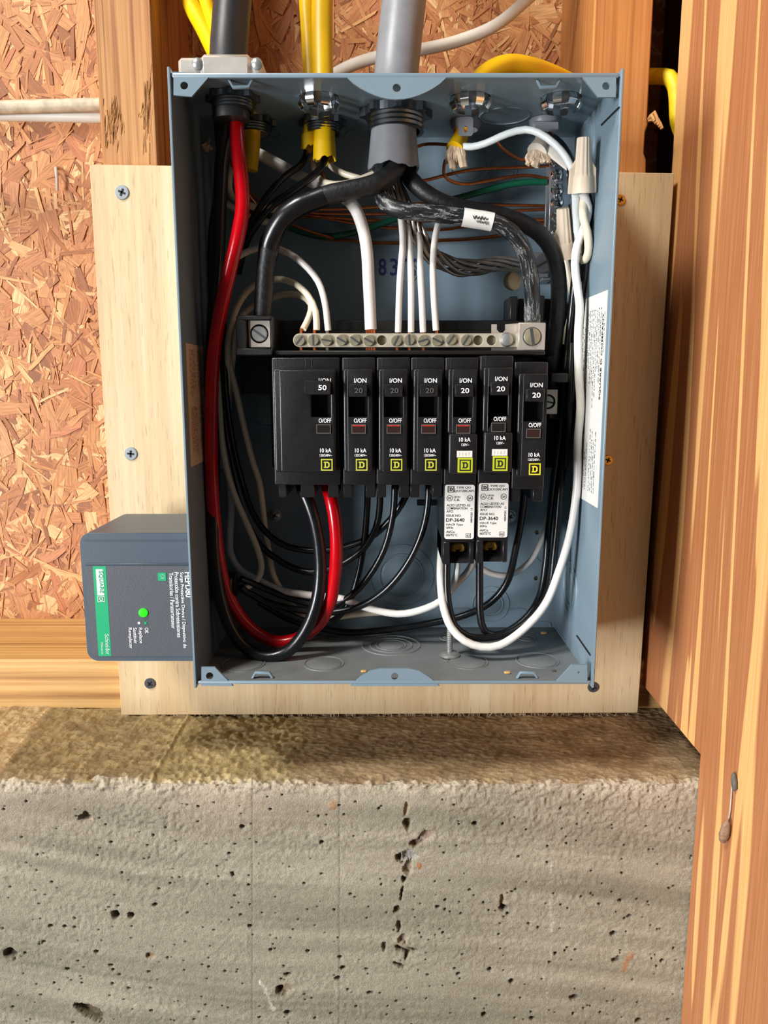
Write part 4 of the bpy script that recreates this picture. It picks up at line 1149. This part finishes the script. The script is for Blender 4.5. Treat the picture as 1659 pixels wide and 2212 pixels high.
mk('status_light', lathe([(r_, .0004), (r_, -.0004), (r_ * .85, -.0010), (0, -.0012)], (c[0], yl, c[2]), (0, 1, 0), 24), 'led_green', spd, label='glowing green status light')
c = P(301, 1345, YD)
mk('legend_dot', lathe([(.0008, 0), (.0008, -.0002), (0, -.0002)], (c[0], yl, c[2]), (0, 1, 0), 16), 'label_white', fp)
c = P(315, 1345, YD); m_ = mpp(1345, YD)
mk('legend_sun', cat(lathe([(.0008, 0), (.0008, -.0002), (0, -.0002)], (c[0], yl, c[2]), (0, 1, 0), 16), *[tube([(c[0] + 4.3 * m_ * math.cos(a), yl - .0001, c[2] + 4.3 * m_ * math.sin(a)), (c[0] + 7 * m_ * math.cos(a), yl - .0001, c[2] + 7 * m_ * math.sin(a))], .0001, 4, .01) for a in np.arange(8) * math.pi / 4]), 'spd_green', fp)
# its threaded nipple through the left wall
cn = P(508, 1262, .462)
mk('threaded_nipple', lathe([(.0085 if i % 2 else .0078, i * .0011) for i in range(14)] + [(.0062, .0148)], (XI, .462, cn[2]), (1, 0, 0), 24), 'black_plastic', spd)
# ------------------------------------------------------------------ cables above and beside the box
c, r = HOLES['blackcab']
yk = c[1]
cable('service_cable', 'thick black jacketed cable entering the top left of the box', 'cable', [(300, -1700, yk + .07), (380, -700, yk + .06), (455, -300, yk + .03), (490, -120, yk + .014), (503, -30, yk + .007), (499, 40, yk + .004), (494, 110, yk + .001), (493, 160, yk), (497, 207, yk), (499, 238, yk), (500, 262, yk)], .0098, 'black_jacket', n=20)
c, r = HOLES['yel']
yy_ = c[1]
for k, (pts, lb, rr, fl) in enumerate([
    ([(632, -1600, yy_ + .05), (655, -160, yy_ + .03), (660, -20, yy_ + .02), (668, 110, yy_ + .008), (672, 200, yy_), (672, 262, yy_), (668, 298, yy_ - .001)], 'narrower yellow cable, left of the pair entering the top', .0042, 1.0),
    ([(690, -1600, yy_ + .05), (706, -160, yy_ + .028), (697, -20, yy_ + .018), (696, 110, yy_ + .006), (698, 200, yy_ - .002), (700, 262, yy_ - .003), (701, 318, yy_ - .005)], 'wider yellow cable, right of the pair entering the top', .0062, 1.0)]):
    cable('yellow_cable', lb, 'cable', pts, rr, 'yellow_jacket', 'yellow cables over the box', n=16)
c, r = HOLES['yel2']
cable('yellow_cable', 'yellow cable slanting in nearest the black cable and ending behind the red wire', 'cable', [(420, -700, .60), (420, -80, .56), (448, 10, .542), (466, 60, .527), (505, 150, .506), (535, 210, .495), (546, 262, c[1]), (545, 320, c[1]), (540, 368, c[1])], .0044, 'yellow_jacket', 'yellow cables over the box')
cable('yellow_cable', 'yellow cable slanting down from the top left beside the stud', 'cable', [(405, -700, .60), (382, -80, .565), (408, 0, .55), (440, 60, .535), (480, 140, .512), (520, 205, .498), (538, 240, .490)], .0056, 'yellow_jacket', 'yellow cables over the box')
c, r = HOLES['se']
ys = c[1]
cable('service_cable', 'large grey service cable entering the centre of the box', 'cable', [(896, -1600, ys + .04), (888, -160, ys + .02), (876, -30, ys + .012), (864, 80, ys + .004), (856, 165, ys), (854, 240, ys), (852, 290, ys - .001), (850, 335, ys - .002)], .0120, 'grey_jacket', n=24, rfun=lambda t: 1.04 - .02 * t)
# torn open end of the grey jacket
def torn_sheath(name, parent, c, r0, r1, z0, z1, a0, a1, mat, jag, th=.0012, n=26):
    V, Fc = [], []
    for lay in (0, 1):
        for i in range(n + 1):
            a = a0 + (a1 - a0) * i / n
            for k in range(5):
                q = k / 4; rr = r0 + (r1 - r0) * q - lay * th
                z = z0 + (z1 - z0) * q
                if k == 4: z += jag * (math.sin(i * 1.7) * .5 + math.sin(i * .6 + 1) * .7)
                V.append((c[0] + rr * math.cos(a), c[1] + rr * math.sin(a), z))
    m = (n + 1) * 5
    for i in range(n):
        for k in range(4):
            q = i * 5 + k; Fc.append((q, q + 5, q + 6, q + 1)); Fc.append((m + q, m + q + 1, m + q + 6, m + q + 5))
        q = i * 5 + 4; Fc.append((q, q + 5, m + q + 5, m + q))
    for e in (0, n):
        for k in range(4): q = e * 5 + k; Fc.append((q, q + 1, m + q + 1, m + q))
    return mk(name, (V, Fc), mat, parent)
cz0 = zz(280, ys - .003)
cs = P(850, 320, ys)
sh = thing('cable_sheath', 'slit grey sheath end where the black conductors fan out', 'cable sheath')
torn_sheath('sheath', sh, (cs[0], ys - .002), .0125, .0145, zz(285, ys), zz(368, ys), math.radians(-215), math.radians(35), 'grey_jacket', .0012)
for (px, py0, py1, Yq, rq) in ((667, 292, 320, yy_ - .0015, .0043), (701, 308, 346, yy_ - .006, .0063)):
    cq = P(px, (py0 + py1) / 2, Yq)
    e = thing('yellow_sheath_end', 'open cut end of the %s yellow cable sheath' % ('narrow' if px < 680 else 'wide'), 'cable sheath')
    torn_sheath('sheath', e, (cq[0], Yq), rq, rq * 1.08, zz(py0, Yq), zz(py1, Yq), 0, 2 * math.pi, 'yellow_jacket', .0016, .0008)
    mk('sheath_fill', lathe([(rq * .85, 0), (rq * .85, .0004), (0, .0004)], (cq[0], Yq, zz(py0 + 8, Yq)), (0, 0, 1), 14), 'dark_slot', e)  # dark disc painting the shade inside the hollow cut end
# white cable drooping behind the yellow pair, and yellow ones at the right
cable('white_cable', 'white cable drooping across the strand board behind the grey cable', 'cable', [(1380, -900, .57), (1280, -200, .56), (1200, -60, .555), (1138, 0, .555), (1070, 55, .555), (985, 90, .555), (905, 108, .555), (820, 122, .555), (745, 148, .55), (690, 185, .545), (640, 240, .545), (600, 340, .55)], .0038, 'white_jacket', flat=1.0, n=14)
cable('yellow_cable', 'thick yellow cable arching just above the top right of the box', 'cable', [(1003, 255, .488), (1012, 212, .492), (1040, 165, .498), (1075, 143, .502), (1110, 137, .508), (1150, 144, .516), (1195, 160, .530), (1250, 185, .55), (1300, 200, .56)], .0052, 'yellow_jacket', 'yellow cables over the box', n=14)
cable('yellow_cable', 'yellow cable looping through the gap beside the side wall', 'cable', [(1370, 166, .560), (1418, 165, .548), (1446, 168, .540), (1459, 190, .536), (1462, 225, .535), (1464, 262, .536), (1478, 300, .540)], .0050, 'yellow_jacket_dusty', 'yellow cables over the box', n=14)
cable('white_cable', 'upper dusty white cable running into the left stud', 'cable', [(-900, 260, .575), (-120, 240, .575), (0, 232, .575), (100, 229, .575), (205, 226, .573), (240, 226, .573)], .0044, 'white_jacket_dusty', 'white cables into the left stud', n=14)
cable('white_cable', 'lower white cable running into the left stud', 'cable', [(-900, 262, .582), (-120, 250, .582), (0, 250, .582), (100, 252, .582), (207, 254, .58), (240, 254, .58)], .0036, 'white_jacket', 'white cables into the left stud', n=14)

# ------------------------------------------------------------------ heavy conductors inside the box
cable('power_conductor', 'thick red conductor looping down the left side to the wide breaker', 'wire', [(508, 230, .442), (510, 262, .442), (512, 300, .441), (517, 350, .439), (523, 405, .437), (524, 450, .436), (514, 510, .435), (497, 580, .437), (482, 645, .440), (468, 720, .443), (460, 790, .446), (457, 860, .447), (456, 950, .448), (458, 1050, .449), (465, 1140, .451), (475, 1220, .453), (495, 1290, .457), (530, 1345, .460), (570, 1377, .4605), (606, 1387, .460), (648, 1377, .459), (690, 1346, .456), (713, 1300, .452), (724, 1240, .449), (727, 1180, .447), (723, 1120, .447), (715, 1078, .449), (706, 1045, .455), (702, 1020, .460)], .0039, 'red_insulation', n=18, wob=.012)
cable('power_conductor', 'thick black conductor looping under the red one to the wide breaker', 'wire', [(492, 262, .446), (480, 340, .452), (475, 440, .456), (470, 560, .456), (461, 700, .458), (452, 850, .458), (450, 1000, .457), (455, 1120, .450), (462, 1210, .451), (476, 1290, .451), (500, 1360, .4495), (535, 1403, .4475), (580, 1419, .4455), (622, 1406, .4455), (660, 1362, .446), (684, 1300, .448), (692, 1240, .449), (690, 1185, .449), (682, 1135, .449), (668, 1090, .450), (655, 1060, .452), (648, 1030, .458)], .0039, 'black_insulation', n=18)
sA = P(850, 350, ys - .002)
cable('service_conductor', 'thick black taped conductor bending left from the grey sheath to the left lug', 'wire', [(858, 300, ys), (860, 345, ys - .004), (846, 375, .447), (810, 398, .443), (760, 410, .441), (700, 424, .440), (645, 446, .440), (605, 480, .442), (583, 525, .446), (574, 580, .448), (570, 640, .450), (566, 700, .452)], .0052, 'se_insulation', n=18, wob=.02)
cable('electrical_tape', 'glossy black tape wrapped round the bend of the left black conductor', 'tape', [(700, 424, .440), (668, 436, .440), (645, 446, .440), (620, 463, .441), (605, 480, .442), (590, 508, .4445), (583, 525, .446), (577, 560, .449)], .00555, 'black_insulation', n=18, wob=.025)
ns = cable('service_conductor', 'scuffed black neutral conductor with the white marking band', 'wire', [(852, 330, ys + .003), (838, 380, .459), (826, 415, .450), (836, 442, .444), (870, 455, .441), (930, 461, .440), (1000, 469, .440), (1060, 479, .440), (1100, 499, .441), (1128, 534, .443), (1143, 580, .446), (1149, 630, .449), (1149, 672, .452), (1149, 690, .453)], .0046, 'striped_se', n=20, uvs=True, wob=.015)
gsb = [tube([P(1138 + 8 * i, 680, .4525 - .001 * (i % 2)), P(1138 + 8 * i, 700, .4525)], .0014, 8, .004) for i in range(4)]
mk('bare_strand', cat(*gsb), 'aluminium_strand', ns, kind='stuff')
bd = cable('marking_band', 'torn white band with marker writing on the neutral conductor', 'tape', [(1000, 469, .440), (1015, 471.5, .440), (1030, 474, .440), (1048, 476.5, .440), (1064, 480, .440)], .00495, 'label_white', n=20, step=.002)
random.seed(21)
for x0_, y0_, n_, w_, h_ in ((1022, 468, 11, 3.2, 5), (1030, 479, 9, 3.0, 4)):     # illegible marker scribble
    pts_ = []
    for k in range(n_):
        q = P(x0_ + k * w_, y0_ + .16 * k * w_ + (h_ if k % 2 else -h_) * random.uniform(.4, 1), .4347 + .0001 * (k % 2))
        pts_.append(q)
    mk('marker_scribble', tube(pts_, .00022, 5, .0006), 'ink_black', bd)
cable('service_conductor', 'thick smooth black conductor curving behind the banded one to the right lug', 'wire', [(868, 310, ys + .002), (872, 355, .463), (888, 388, .458), (915, 414, .456), (955, 437, .455), (1010, 452, .455), (1070, 463, .455), (1125, 480, .456), (1166, 505, .458), (1192, 540, .461), (1205, 590, .464), (1207, 650, .466), (1200, 720, .468), (1192, 790, .472), (1187, 850, .478)], .0047, 'se_insulation', n=18)
# twisted bare conductor: strands laid round a common path
core = spline([P(*p) for p in [(848, 352, ys), (852, 395, .461), (872, 436, .464), (893, 486, .468), (918, 534, .472), (952, 564, .476), (990, 578, .480), (1036, 576, .484), (1085, 570, .488), (1130, 570, .490), (1150, 570, .491)]], .003)
tw = thing('bare_conductor', 'twisted bare aluminium ground conductor swinging to the ground lug', 'wire')
for k in range(9):
    pts = []
    for i, p in enumerate(core):
        s = i / (len(core) - 1); a = k * 2 * math.pi / 8 + s * 9.0
        rr = 0 if k == 8 else .0030 * (1 + .5 * math.sin(s * math.pi) * (1 if k % 3 else .4))
        t_ = core[min(i + 1, len(core) - 1)] - core[max(i - 1, 0)]; t_ = t_ / np.linalg.norm(t_)
        u_ = np.cross(t_, [0, 1, 0]); u_ /= np.linalg.norm(u_); w_ = np.cross(t_, u_)
        pts.append(p + u_ * math.cos(a) * rr + w_ * math.sin(a) * rr)
    mk('strand', tube(pts, .00105, 7, raw=True), 'aluminium_strand', tw)

# ------------------------------------------------------------------ branch wires
def wire(label, pts, mat, r=.0020, group=None, **kw):
    return cable('wire', label, 'wire', pts, r, mat, group, n=kw.pop('n', 10), **kw)
WG, BG, CG = 'white wires in the box', 'thin black wires in the box', 'bare copper ground wires'
def bare_end(parent, px, py0, py1, Y, r=.0011, n=1, spread=0):
    gs = [tube([P(px + spread * (i - (n - 1) / 2), py0, Y), P(px + spread * (i - (n - 1) / 2) * 1.1, py1, Y)], r, 8, .004) for i in range(n)]
    mk('bare_copper_end', cat(*gs), 'copper', parent, kind='stuff' if n > 1 else None)
YW = .4500
w = cable('wire', 'thick white wire dropping behind the black conductor into the neutral bar', 'wire', [(500, 285, .492), (528, 316, .490), (581, 344, .486), (640, 377, .480), (700, 405, .470), (742, 425, .460), (768, 452, .453), (785, 498, .450), (793, 545, .449), (796, 600, .449), (799, 660, YW), (801, 712, YW)], .0034, 'white_insulation', WG, n=16)
bare_end(w, 800, 711, 757, YW + .0004, .0009, 4, 5)
def nwire(label, pts, px, mat='white_insulation', tail=True, copper='copper'):
    w = wire(label, pts, mat, .0019, WG)
    gs = [tube([P(px, pts[-1][1] - 1, YW), P(px, 757 if tail else 730, YW)], .00095, 8, .004)]
    mk('bare_copper_end', cat(*gs), copper, w)
    return w
nwire('leftmost of the four straight white wires hanging to the neutral bar', [(850, 400, .478), (862, 450, .470), (868, 490, .462), (870, 526, .457), (866, 575, .453), (863, 620, YW), (860, 718, YW)], 857)
nwire('second of the four straight white wires hanging to the neutral bar', [(864, 420, .480), (876, 470, .470), (884, 520, .460), (887, 581, .454), (888, 640, YW), (888, 718, YW)], 884)
nwire('third of the four straight white wires hanging to the neutral bar', [(880, 430, .482), (896, 480, .472), (906, 530, .462), (908, 590, .454), (911, 650, YW), (914, 718, YW)], 914)
nwire('rightmost of the four straight white wires hanging to the neutral bar', [(958, 450, .474), (946, 486, .468), (938, 526, .461), (935, 580, .455), (937, 640, YW), (942, 714, YW)], 943, tail=False)
nwire('white wire arching highest on the left into the neutral bar', [(470, 1010, .492), (466, 900, .484), (462, 780, .478), (464, 690, .476), (475, 610, .474), (505, 562, .470), (555, 537, .466), (605, 539, .462), (653, 568, .458), (687, 608, .454), (702, 655, YW), (709, 714, YW)], 707, copper='aluminium_strand')
nwire('cream wire of the middle arch on the left into the neutral bar', [(476, 1020, .500), (486, 930, .496), (492, 850, .488), (492, 790, .480), (492, 740, .476), (500, 700, .474), (516, 656, .472), (545, 620, .470), (595, 603, .466), (635, 612, .461), (665, 638, .456), (682, 674, .451), (684, 713, YW)], 679, 'cream_insulation')
nwire('cream wire of the lowest arch bending back into the first neutral screw', [(488, 960, .503), (496, 850, .496), (503, 775, .486), (510, 715, .483), (528, 676, .482), (565, 654, .480), (615, 636, .474), (652, 640, .466), (672, 658, .460), (668, 684, .455), (655, 711, YW)], 650, 'cream_insulation')
# white wires down the left and across the bottom
wire('cream wire running down the left from the arch past the back screw', [(492, 745, .480), (497, 790, .482), (509, 840, .484), (520, 890, .486), (533, 945, .488), (547, 1000, .490), (560, 1040, .491), (567, 1090, .491), (572, 1140, .490), (581, 1193, .489), (590, 1241, .487), (604, 1270, .485), (625, 1299, .483), (655, 1328, .480), (713, 1334, .478), (762, 1328, .478), (804, 1324, .480), (850, 1322, .486)], 'cream_insulation', .0020, WG)
wire('pale wire hooking back to the threaded nipple at the lower left', [(466, 700, .476), (468, 790, .478), (474, 880, .480), (480, 960, .481), (494, 1030, .482), (511, 1080, .482), (535, 1135, .481), (557, 1188, .480), (565, 1225, .478), (556, 1253, .474), (530, 1271, .468)], 'cream_insulation', .0020, WG)
wire('pale wire running straight down the far left beside the red conductor', [(472, 760, .492), (478, 830, .491), (484, 900, .490), (492, 1000, .491), (500, 1090, .491), (497, 1150, .490), (498, 1195, .488), (520, 1232, .484), (560, 1254, .480), (605, 1275, .476), (665, 1285, .473), (737, 1293, .470), (790, 1312, .468), (858, 1326, .466), (905, 1319, .464), (952, 1298, .463), (983, 1264, .463), (1014, 1230, .466), (1030, 1190, .474)], 'white_insulation', .0023, WG)
wire('short white pigtail under the clean-label breaker', [(988, 1200, .462), (987, 1235, .458), (981, 1258, .459), (975, 1275, .463)], 'pearl_insulation', .0019, WG)
wire('long white wire looping from the clean-label breaker up the right wall', [(956, 1165, .470), (952, 1212, .463), (952, 1260, .456), (959, 1315, .450), (975, 1356, .446), (1003, 1384, .443), (1039, 1397, .442), (1078, 1394, .442), (1130, 1360, .444), (1177, 1307, .447), (1207, 1235, .449), (1232, 1150, .450), (1246, 1054, .450), (1248, 953, .450), (1254, 880, .450), (1250, 804, .450), (1249, 723, .450), (1252, 660, .450), (1246, 612, .451), (1242, 570, .452), (1247, 530, .453), (1259, 500, .453), (1268, 470, .452), (1270, 448, .450), (1258, 415, .447)], 'white_insulation', .0024, WG)
wire('white wire hanging straight down from the upper tan wire connector', [(1243, 405, .448), (1244, 440, .452), (1246, 480, .456), (1250, 530, .460), (1258, 556, .461)], 'pearl_insulation', .0023, WG)
wire('cream wire twisted into a hook below the upper tan wire connector', [(1266, 405, .449), (1260, 440, .449), (1260, 470, .448), (1268, 500, .448), (1272, 535, .450), (1268, 556, .453), (1260, 563, .456), (1254, 552, .460)], 'cream_insulation', .0023, WG)
wire('silvery white wire arching from the torn yellow jacket into the tan connector', [(1000, 316, .470), (1020, 317, .465), (1048, 310, .460), (1096, 289, .455), (1135, 280, .452), (1164, 287, .449), (1198, 311, .446), (1222, 339, .445), (1240, 375, .445)], 'pearl_insulation', .0020, WG)
wire('pinkish white wire curving up behind the right end of the breakers', [(1018, 1195, .472), (1028, 1219, .472), (1041, 1229, .473), (1065, 1240, .476), (1101, 1242, .480), (1144, 1214, .484), (1173, 1158, .486), (1193, 1073, .487), (1203, 1001, .487), (1210, 929, .486), (1214, 880, .486)], 'white_insulation', .0020, WG)
wire('grey shaded white wire bending behind the thick black conductor at the right', [(1222, 560, .484), (1230, 600, .483), (1238, 650, .482), (1232, 690, .482), (1222, 730, .484), (1220, 800, .486), (1220, 840, .488)], 'cream_insulation', .0022, WG)
wire('thin white wire from the wider yellow cable passing behind the grey sheath', [(704, 345, .478), (719, 362, .477), (745, 376, .474), (772, 384, .472), (800, 392, .472)], 'cream_insulation', .0019, WG)
wire('thin white wire from the yellow pair swinging up to the grey sheath', [(672, 345, .484), (687, 384, .472), (708, 396, .466), (740, 398, .462), (772, 390, .460), (806, 376, .462)], 'cream_insulation', .0019, WG)
wire('cream wire hooking round, upper of two crossing behind the red conductor', [(500, 355, .490), (494, 400, .490), (501, 423, .490), (520, 437, .489), (545, 446, .488), (585, 452, .487), (620, 452, .487)], 'cream_insulation', .0021, WG)
wire('short cream wire end, lower of two crossing behind the red conductor', [(490, 440, .494), (515, 455, .494), (540, 470, .494), (580, 480, .493), (620, 480, .493)], 'cream_insulation', .0021, WG)

# black branch wires
wire('black wire from the narrower yellow cable sloping down to the left', [(664, 305, .486), (662, 330, .482), (650, 356, .474), (612, 383, .466), (581, 418, .464), (555, 458, .468), (530, 500, .474), (512, 560, .480)], 'black_insulation', .0019, BG)
wire('black wire from the wider yellow cable sloping down to the left', [(702, 325, .476), (700, 348, .470), (685, 372, .464), (641, 406, .458), (593, 439, .458), (557, 481, .462), (530, 530, .470), (515, 590, .478)], 'black_insulation', .0021, BG)
wire('dark wire hanging at the far upper left beside the left wall', [(470, 262, .47), (474, 341, .472), (468, 425, .474), (458, 500, .476), (455, 600, .478), (470, 720, .482)], 'black_insulation', .0022, BG)
wire('upper black wire sweeping behind the loops to the third breaker', [(480, 640, .482), (484, 760, .480), (488, 850, .480), (500, 940, .482), (520, 1030, .484), (545, 1105, .484), (575, 1150, .483), (615, 1178, .482), (665, 1189, .480), (713, 1188, .478), (760, 1177, .476), (800, 1161, .473), (840, 1126, .470), (870, 1085, .467), (888, 1045, .465)], 'black_insulation', .0021, BG)
wire('second black wire sweeping behind the loops to the second breaker', [(472, 660, .486), (474, 800, .485), (478, 900, .485), (492, 990, .486), (512, 1075, .486), (537, 1138, .485), (566, 1182, .484), (605, 1212, .482), (641, 1230, .480), (670, 1236, .478), (706, 1231, .476), (745, 1214, .474), (786, 1184, .471), (813, 1137, .468), (821, 1085, .466), (820, 1045, .464)], 'black_insulation', .0021, BG)
wire('third black wire from the nipple curving up to the third breaker', [(520, 1250, .466), (545, 1260, .470), (593, 1280, .474), (641, 1297, .474), (690, 1307, .472), (732, 1302, .470), (766, 1280, .468), (798, 1243, .466), (830, 1186, .463), (849, 1110, .461), (853, 1045, .460)], 'black_insulation', .0021, BG)
wire('black wire from the nipple curving far right to the fourth breaker', [(520, 1268, .464), (540, 1283, .468), (593, 1306, .470), (665, 1320, .470), (725, 1322, .468), (786, 1306, .466), (840, 1268, .463), (887, 1206, .460), (914, 1142, .459), (924, 1090, .459), (926, 1045, .460)], 'black_insulation', .0021, BG)
wire('black wire dropping from the second breaker into the lower bundle', [(795, 1045, .466), (793, 1100, .470), (788, 1160, .472), (772, 1250, .474), (749, 1310, .474), (711, 1345, .472), (655, 1340, .470), (600, 1316, .470), (555, 1290, .468), (520, 1272, .466)], 'black_insulation', .0021, BG)
wire('lowest black wire crossing the box floor to the rightmost breaker', [(560, 1300, .472), (620, 1335, .478), (694, 1357, .484), (750, 1366, .486), (822, 1362, .486), (931, 1346, .484), (1003, 1329, .482), (1057, 1303, .480), (1094, 1260, .477), (1115, 1181, .472), (1128, 1110, .468), (1134, 1050, .464)], 'black_insulation', .0023, BG)
wire('black wire looping from the scuffed-label breaker up the right side', [(1036, 1205, .456), (1036, 1265, .456), (1037, 1326, .455), (1046, 1362, .454), (1068, 1372, .454), (1100, 1362, .455), (1141, 1330, .458), (1166, 1287, .462), (1179, 1217, .466), (1184, 1150, .468), (1196, 1040, .470), (1212, 920, .470), (1222, 800, .468), (1232, 700, .465), (1240, 620, .463), (1246, 560, .461), (1243, 500, .459), (1236, 440, .456)], 'black_insulation', .0023, BG)
wire('black wire looping from the clean-label breaker up the right side', [(966, 1205, .456), (965, 1260, .454), (969, 1307, .452), (982, 1352, .450), (1010, 1374, .449), (1050, 1378, .449), (1097, 1368, .450), (1150, 1333, .453), (1186, 1272, .458), (1199, 1181, .463), (1212, 1040, .467), (1230, 900, .468), (1240, 780, .466), (1250, 680, .462), (1262, 600, .458), (1270, 520, .456), (1272, 440, .454), (1262, 405, .452)], 'black_insulation', .0023, BG)
wire('black wire with ribbed sheath bending down beside the upper tan connector', [(1172, 262, .482), (1186, 292, .476), (1210, 312, .470), (1230, 345, .464), (1236, 400, .460)], 'black_insulation', .0026, BG)

# ground wires
def cu(label, pts, r=.00095): return wire(label, pts, 'copper', r, CG, n=8)
cu('short copper wire dropping from the silvery wire to the white filler', [(1070, 300, .474), (1077, 312, .476), (1096, 329, .478), (1125, 345, .480), (1150, 346, .482)])
cu('copper wire running level into the top of the ground bar', [(880, 395, .484), (922, 389, .484), (956, 380, .484), (1000, 370, .484), (1036, 365, .485), (1110, 362, .486), (1190, 358, .487)])
cu('copper wire leaving the torn yellow jacket and waving to the ground bar', [(962, 345, .474), (958, 372, .476), (968, 388, .479), (1001, 398, .482), (1050, 391, .484), (1096, 383, .485), (1140, 379, .486), (1190, 387, .487)])
cu('copper wire hooking out behind the grey sheath at the top', [(880, 345, .488), (895, 322, .488), (912, 313, .487), (940, 311, .485), (968, 313, .482)])
cu('upper of two copper wires running side by side under the green wire', [(560, 440, .494), (617, 443, .494), (700, 452, .494), (800, 448, .494), (900, 440, .493), (990, 441, .492), (1100, 443, .490), (1190, 445, .488)])
cu('lower of two copper wires running side by side under the green wire', [(545, 418, .496), (567, 437, .496), (640, 456, .496), (760, 462, .496), (900, 460, .495), (1060, 460, .493), (1120, 455, .491), (1190, 452, .488)])
cu('copper wire running level behind the white marking band to the ground bar', [(600, 455, .498), (720, 470, .498), (860, 478, .498), (1000, 476, .497), (1120, 474, .494), (1190, 475, .490)])
cu('copper wire dipping under the white marking band toward the ground bar', [(560, 470, .500), (690, 470, .500), (800, 488, .500), (955, 496, .499), (1000, 490, .498), (1120, 484, .496), (1190, 481, .492)])
cu('long lowest copper wire crossing behind the white wires', [(520, 455, .503), (600, 475, .503), (680, 512, .503), (750, 519, .502), (804, 524, .502), (860, 525, .502), (943, 520, .501), (1021, 516, .500), (1090, 508, .498), (1190, 490, .494)], .0011)
cu('short copper wire slanting out below the left black conductor', [(590, 470, .490), (636, 487, .491), (672, 501, .493), (720, 515, .496)])
cu('copper wire slanting down beside the red conductor', [(478, 320, .478), (500, 355, .484), (533, 416, .490), (552, 440, .494)])
cu('copper wire poking out under the yellow pair', [(690, 350, .482), (697, 372, .484), (704, 392, .486), (725, 410, .490)])
wire('dark green ground wire running across the back to the ground bar', [(520, 440, .500), (590, 470, .500), (641, 498, .500), (710, 511, .499), (771, 501, .498), (840, 478, .497), (930, 444, .495), (1000, 425, .493), (1060, 409, .491), (1110, 397, .489), (1150, 393, .488), (1182, 393, .487)], 'green_insulation', .0020, 'green ground wires')
# sheath scraps
t = thing('yellow_sheath_end', 'torn yellow jacket end with curled paper filler below the grey clip', 'cable sheath')
mk('jacket', tube([P(999, 262, .487), P(998, 285, .482), P(990, 305, .474), P(982, 322, .470)], .0044, 14, .002, rfun=lambda q: .8 + .35 * q), 'yellow_jacket', t)
random.seed(9)
for k in range(9):
    x = 968 + k * 4.2; dx = random.uniform(-8, 6)
    mk('sheath_fill', tube([P(978 + k * 2, 315, .470), P(x, 335, .468 + random.uniform(-.002, .004)), P(x + dx, 356 + random.uniform(-6, 14), .468 + random.uniform(-.003, .004))], random.uniform(.0008, .0016), 6, .002, flat=2.0, flatdir=(1, .3, 0)), 'sheath_fill', t)
t = thing('white_sheath_end', 'torn white jacket with frayed paper filler beside the ground bar', 'cable sheath')
mk('jacket', tube([P(1176, 262, .485), P(1176, 290, .482), P(1172, 312, .478), P(1160, 330, .474)], .0046, 14, .002, rfun=lambda q: .85 + .5 * q), 'white_jacket', t)
for k in range(10):
    x = 1140 + k * 5.0
    mk('sheath_fill', tube([P(1150 + k * 2.6, 328, .473), P(x, 342, .470), P(x + random.uniform(-7, 6), 346 + random.uniform(-2, 20) * (1 if k < 5 else .4), .469)], random.uniform(.0007, .0015), 6, .002, flat=1.8, flatdir=(1, .2, 0)), 'sheath_fill', t)
mk('jacket_flap', tube([P(1180, 318, .476), P(1200, 335, .470), P(1222, 358, .464), P(1230, 368, .462)], .0022, 8, .003, flat=1.7, flatdir=(1, 0, .6), rfun=lambda q: 1.2 - .9 * q), 'white_jacket', t)
t = thing('frayed_sheath', 'orange frayed filler scrap against the left wall at the top', 'cable sheath')
for k in range(5):
    mk('sheath_fill', tube([P(452, 300, .478), P(446 + k, 310 + k * 2, .474), P(437 + k * 5, 316 + (k % 3) * 5, .472)], .0010, 6, .002), 'sheath_fill', t)

# ------------------------------------------------------------------ twist-on wire connectors
def wire_nut(label, px0, py0, px1, py1, Y0, Y1, wtop, wbot, skirt):
    """px0,py0 narrow tip; px1,py1 open skirt"""
    a, b = Vector(P(px0, py0, Y0)), Vector(P(px1, py1, Y1)); d = b - a; L = d.length; d.normalize()
    t = thing('wire_nut', label, 'wire nut', 'tan wire nuts')
    _, u, w = frame_of(d); n = 48; V, Fc = [], []
    prof = [(0, .80, 0), (.01, .96, 1), (.03, 1.0, 1), (.35, 1.12, 1), (.66, 1.30, 1), (.70, 1.42, .4), (.72, 1.45, 0), (.98, 1.56, 0), (1.0, 1.60, 0), (1.0, 1.36, 0), (.80, 1.3, 0)]
    for h, rr, rib in prof:
        for i in range(n):
            an = 2 * math.pi * i / n
            r_ = wtop * rr * (1 - .07 * rib * (1 if i % 4 < 2 else 0))
            V.append(tuple(a + d * (h * L) + (u * math.cos(an) + w * math.sin(an)) * r_))
    m_ = len(prof)
    for k in range(m_ - 1):
        for i in range(n): j = (i + 1) % n; Fc.append((k * n + i, k * n + j, (k + 1) * n + j, (k + 1) * n + i))
    Fc.append(tuple(range(n))); Fc.append(tuple(range((m_ - 1) * n, m_ * n)))
    mk('shell', (V, Fc), 'wire_nut_tan', t, ang=25)
    for s in (-1, 1):
        V = []
        e = u if abs(u.x) > abs(w.x) else w
        o = e * s
        p = [a + d * (.36 * L) + o * wtop * 1.0, a + d * (.56 * L) + o * wtop * 2.0, a + d * (1.0 * L) + o * wtop * 2.15, a + d * (1.0 * L) + o * wtop * 1.2]
        q = d.cross(o).normalized() * wtop * .32
        mk('wing', bevel(hexa([tuple(x - q) for x in p] + [tuple(x + q) for x in p]), .0004), 'wire_nut_tan', t)
wire_nut('upper tan wing wire nut standing by the right wall', 1261, 296, 1257, 418, .440, .445, .0036, .0058, 0)
wire_nut('lower tan wing wire nut half hidden behind the thick black conductor', 1217, 449, 1222, 558, .458, .466, .0039, .006, 0)

finish_text()
finish_empties()
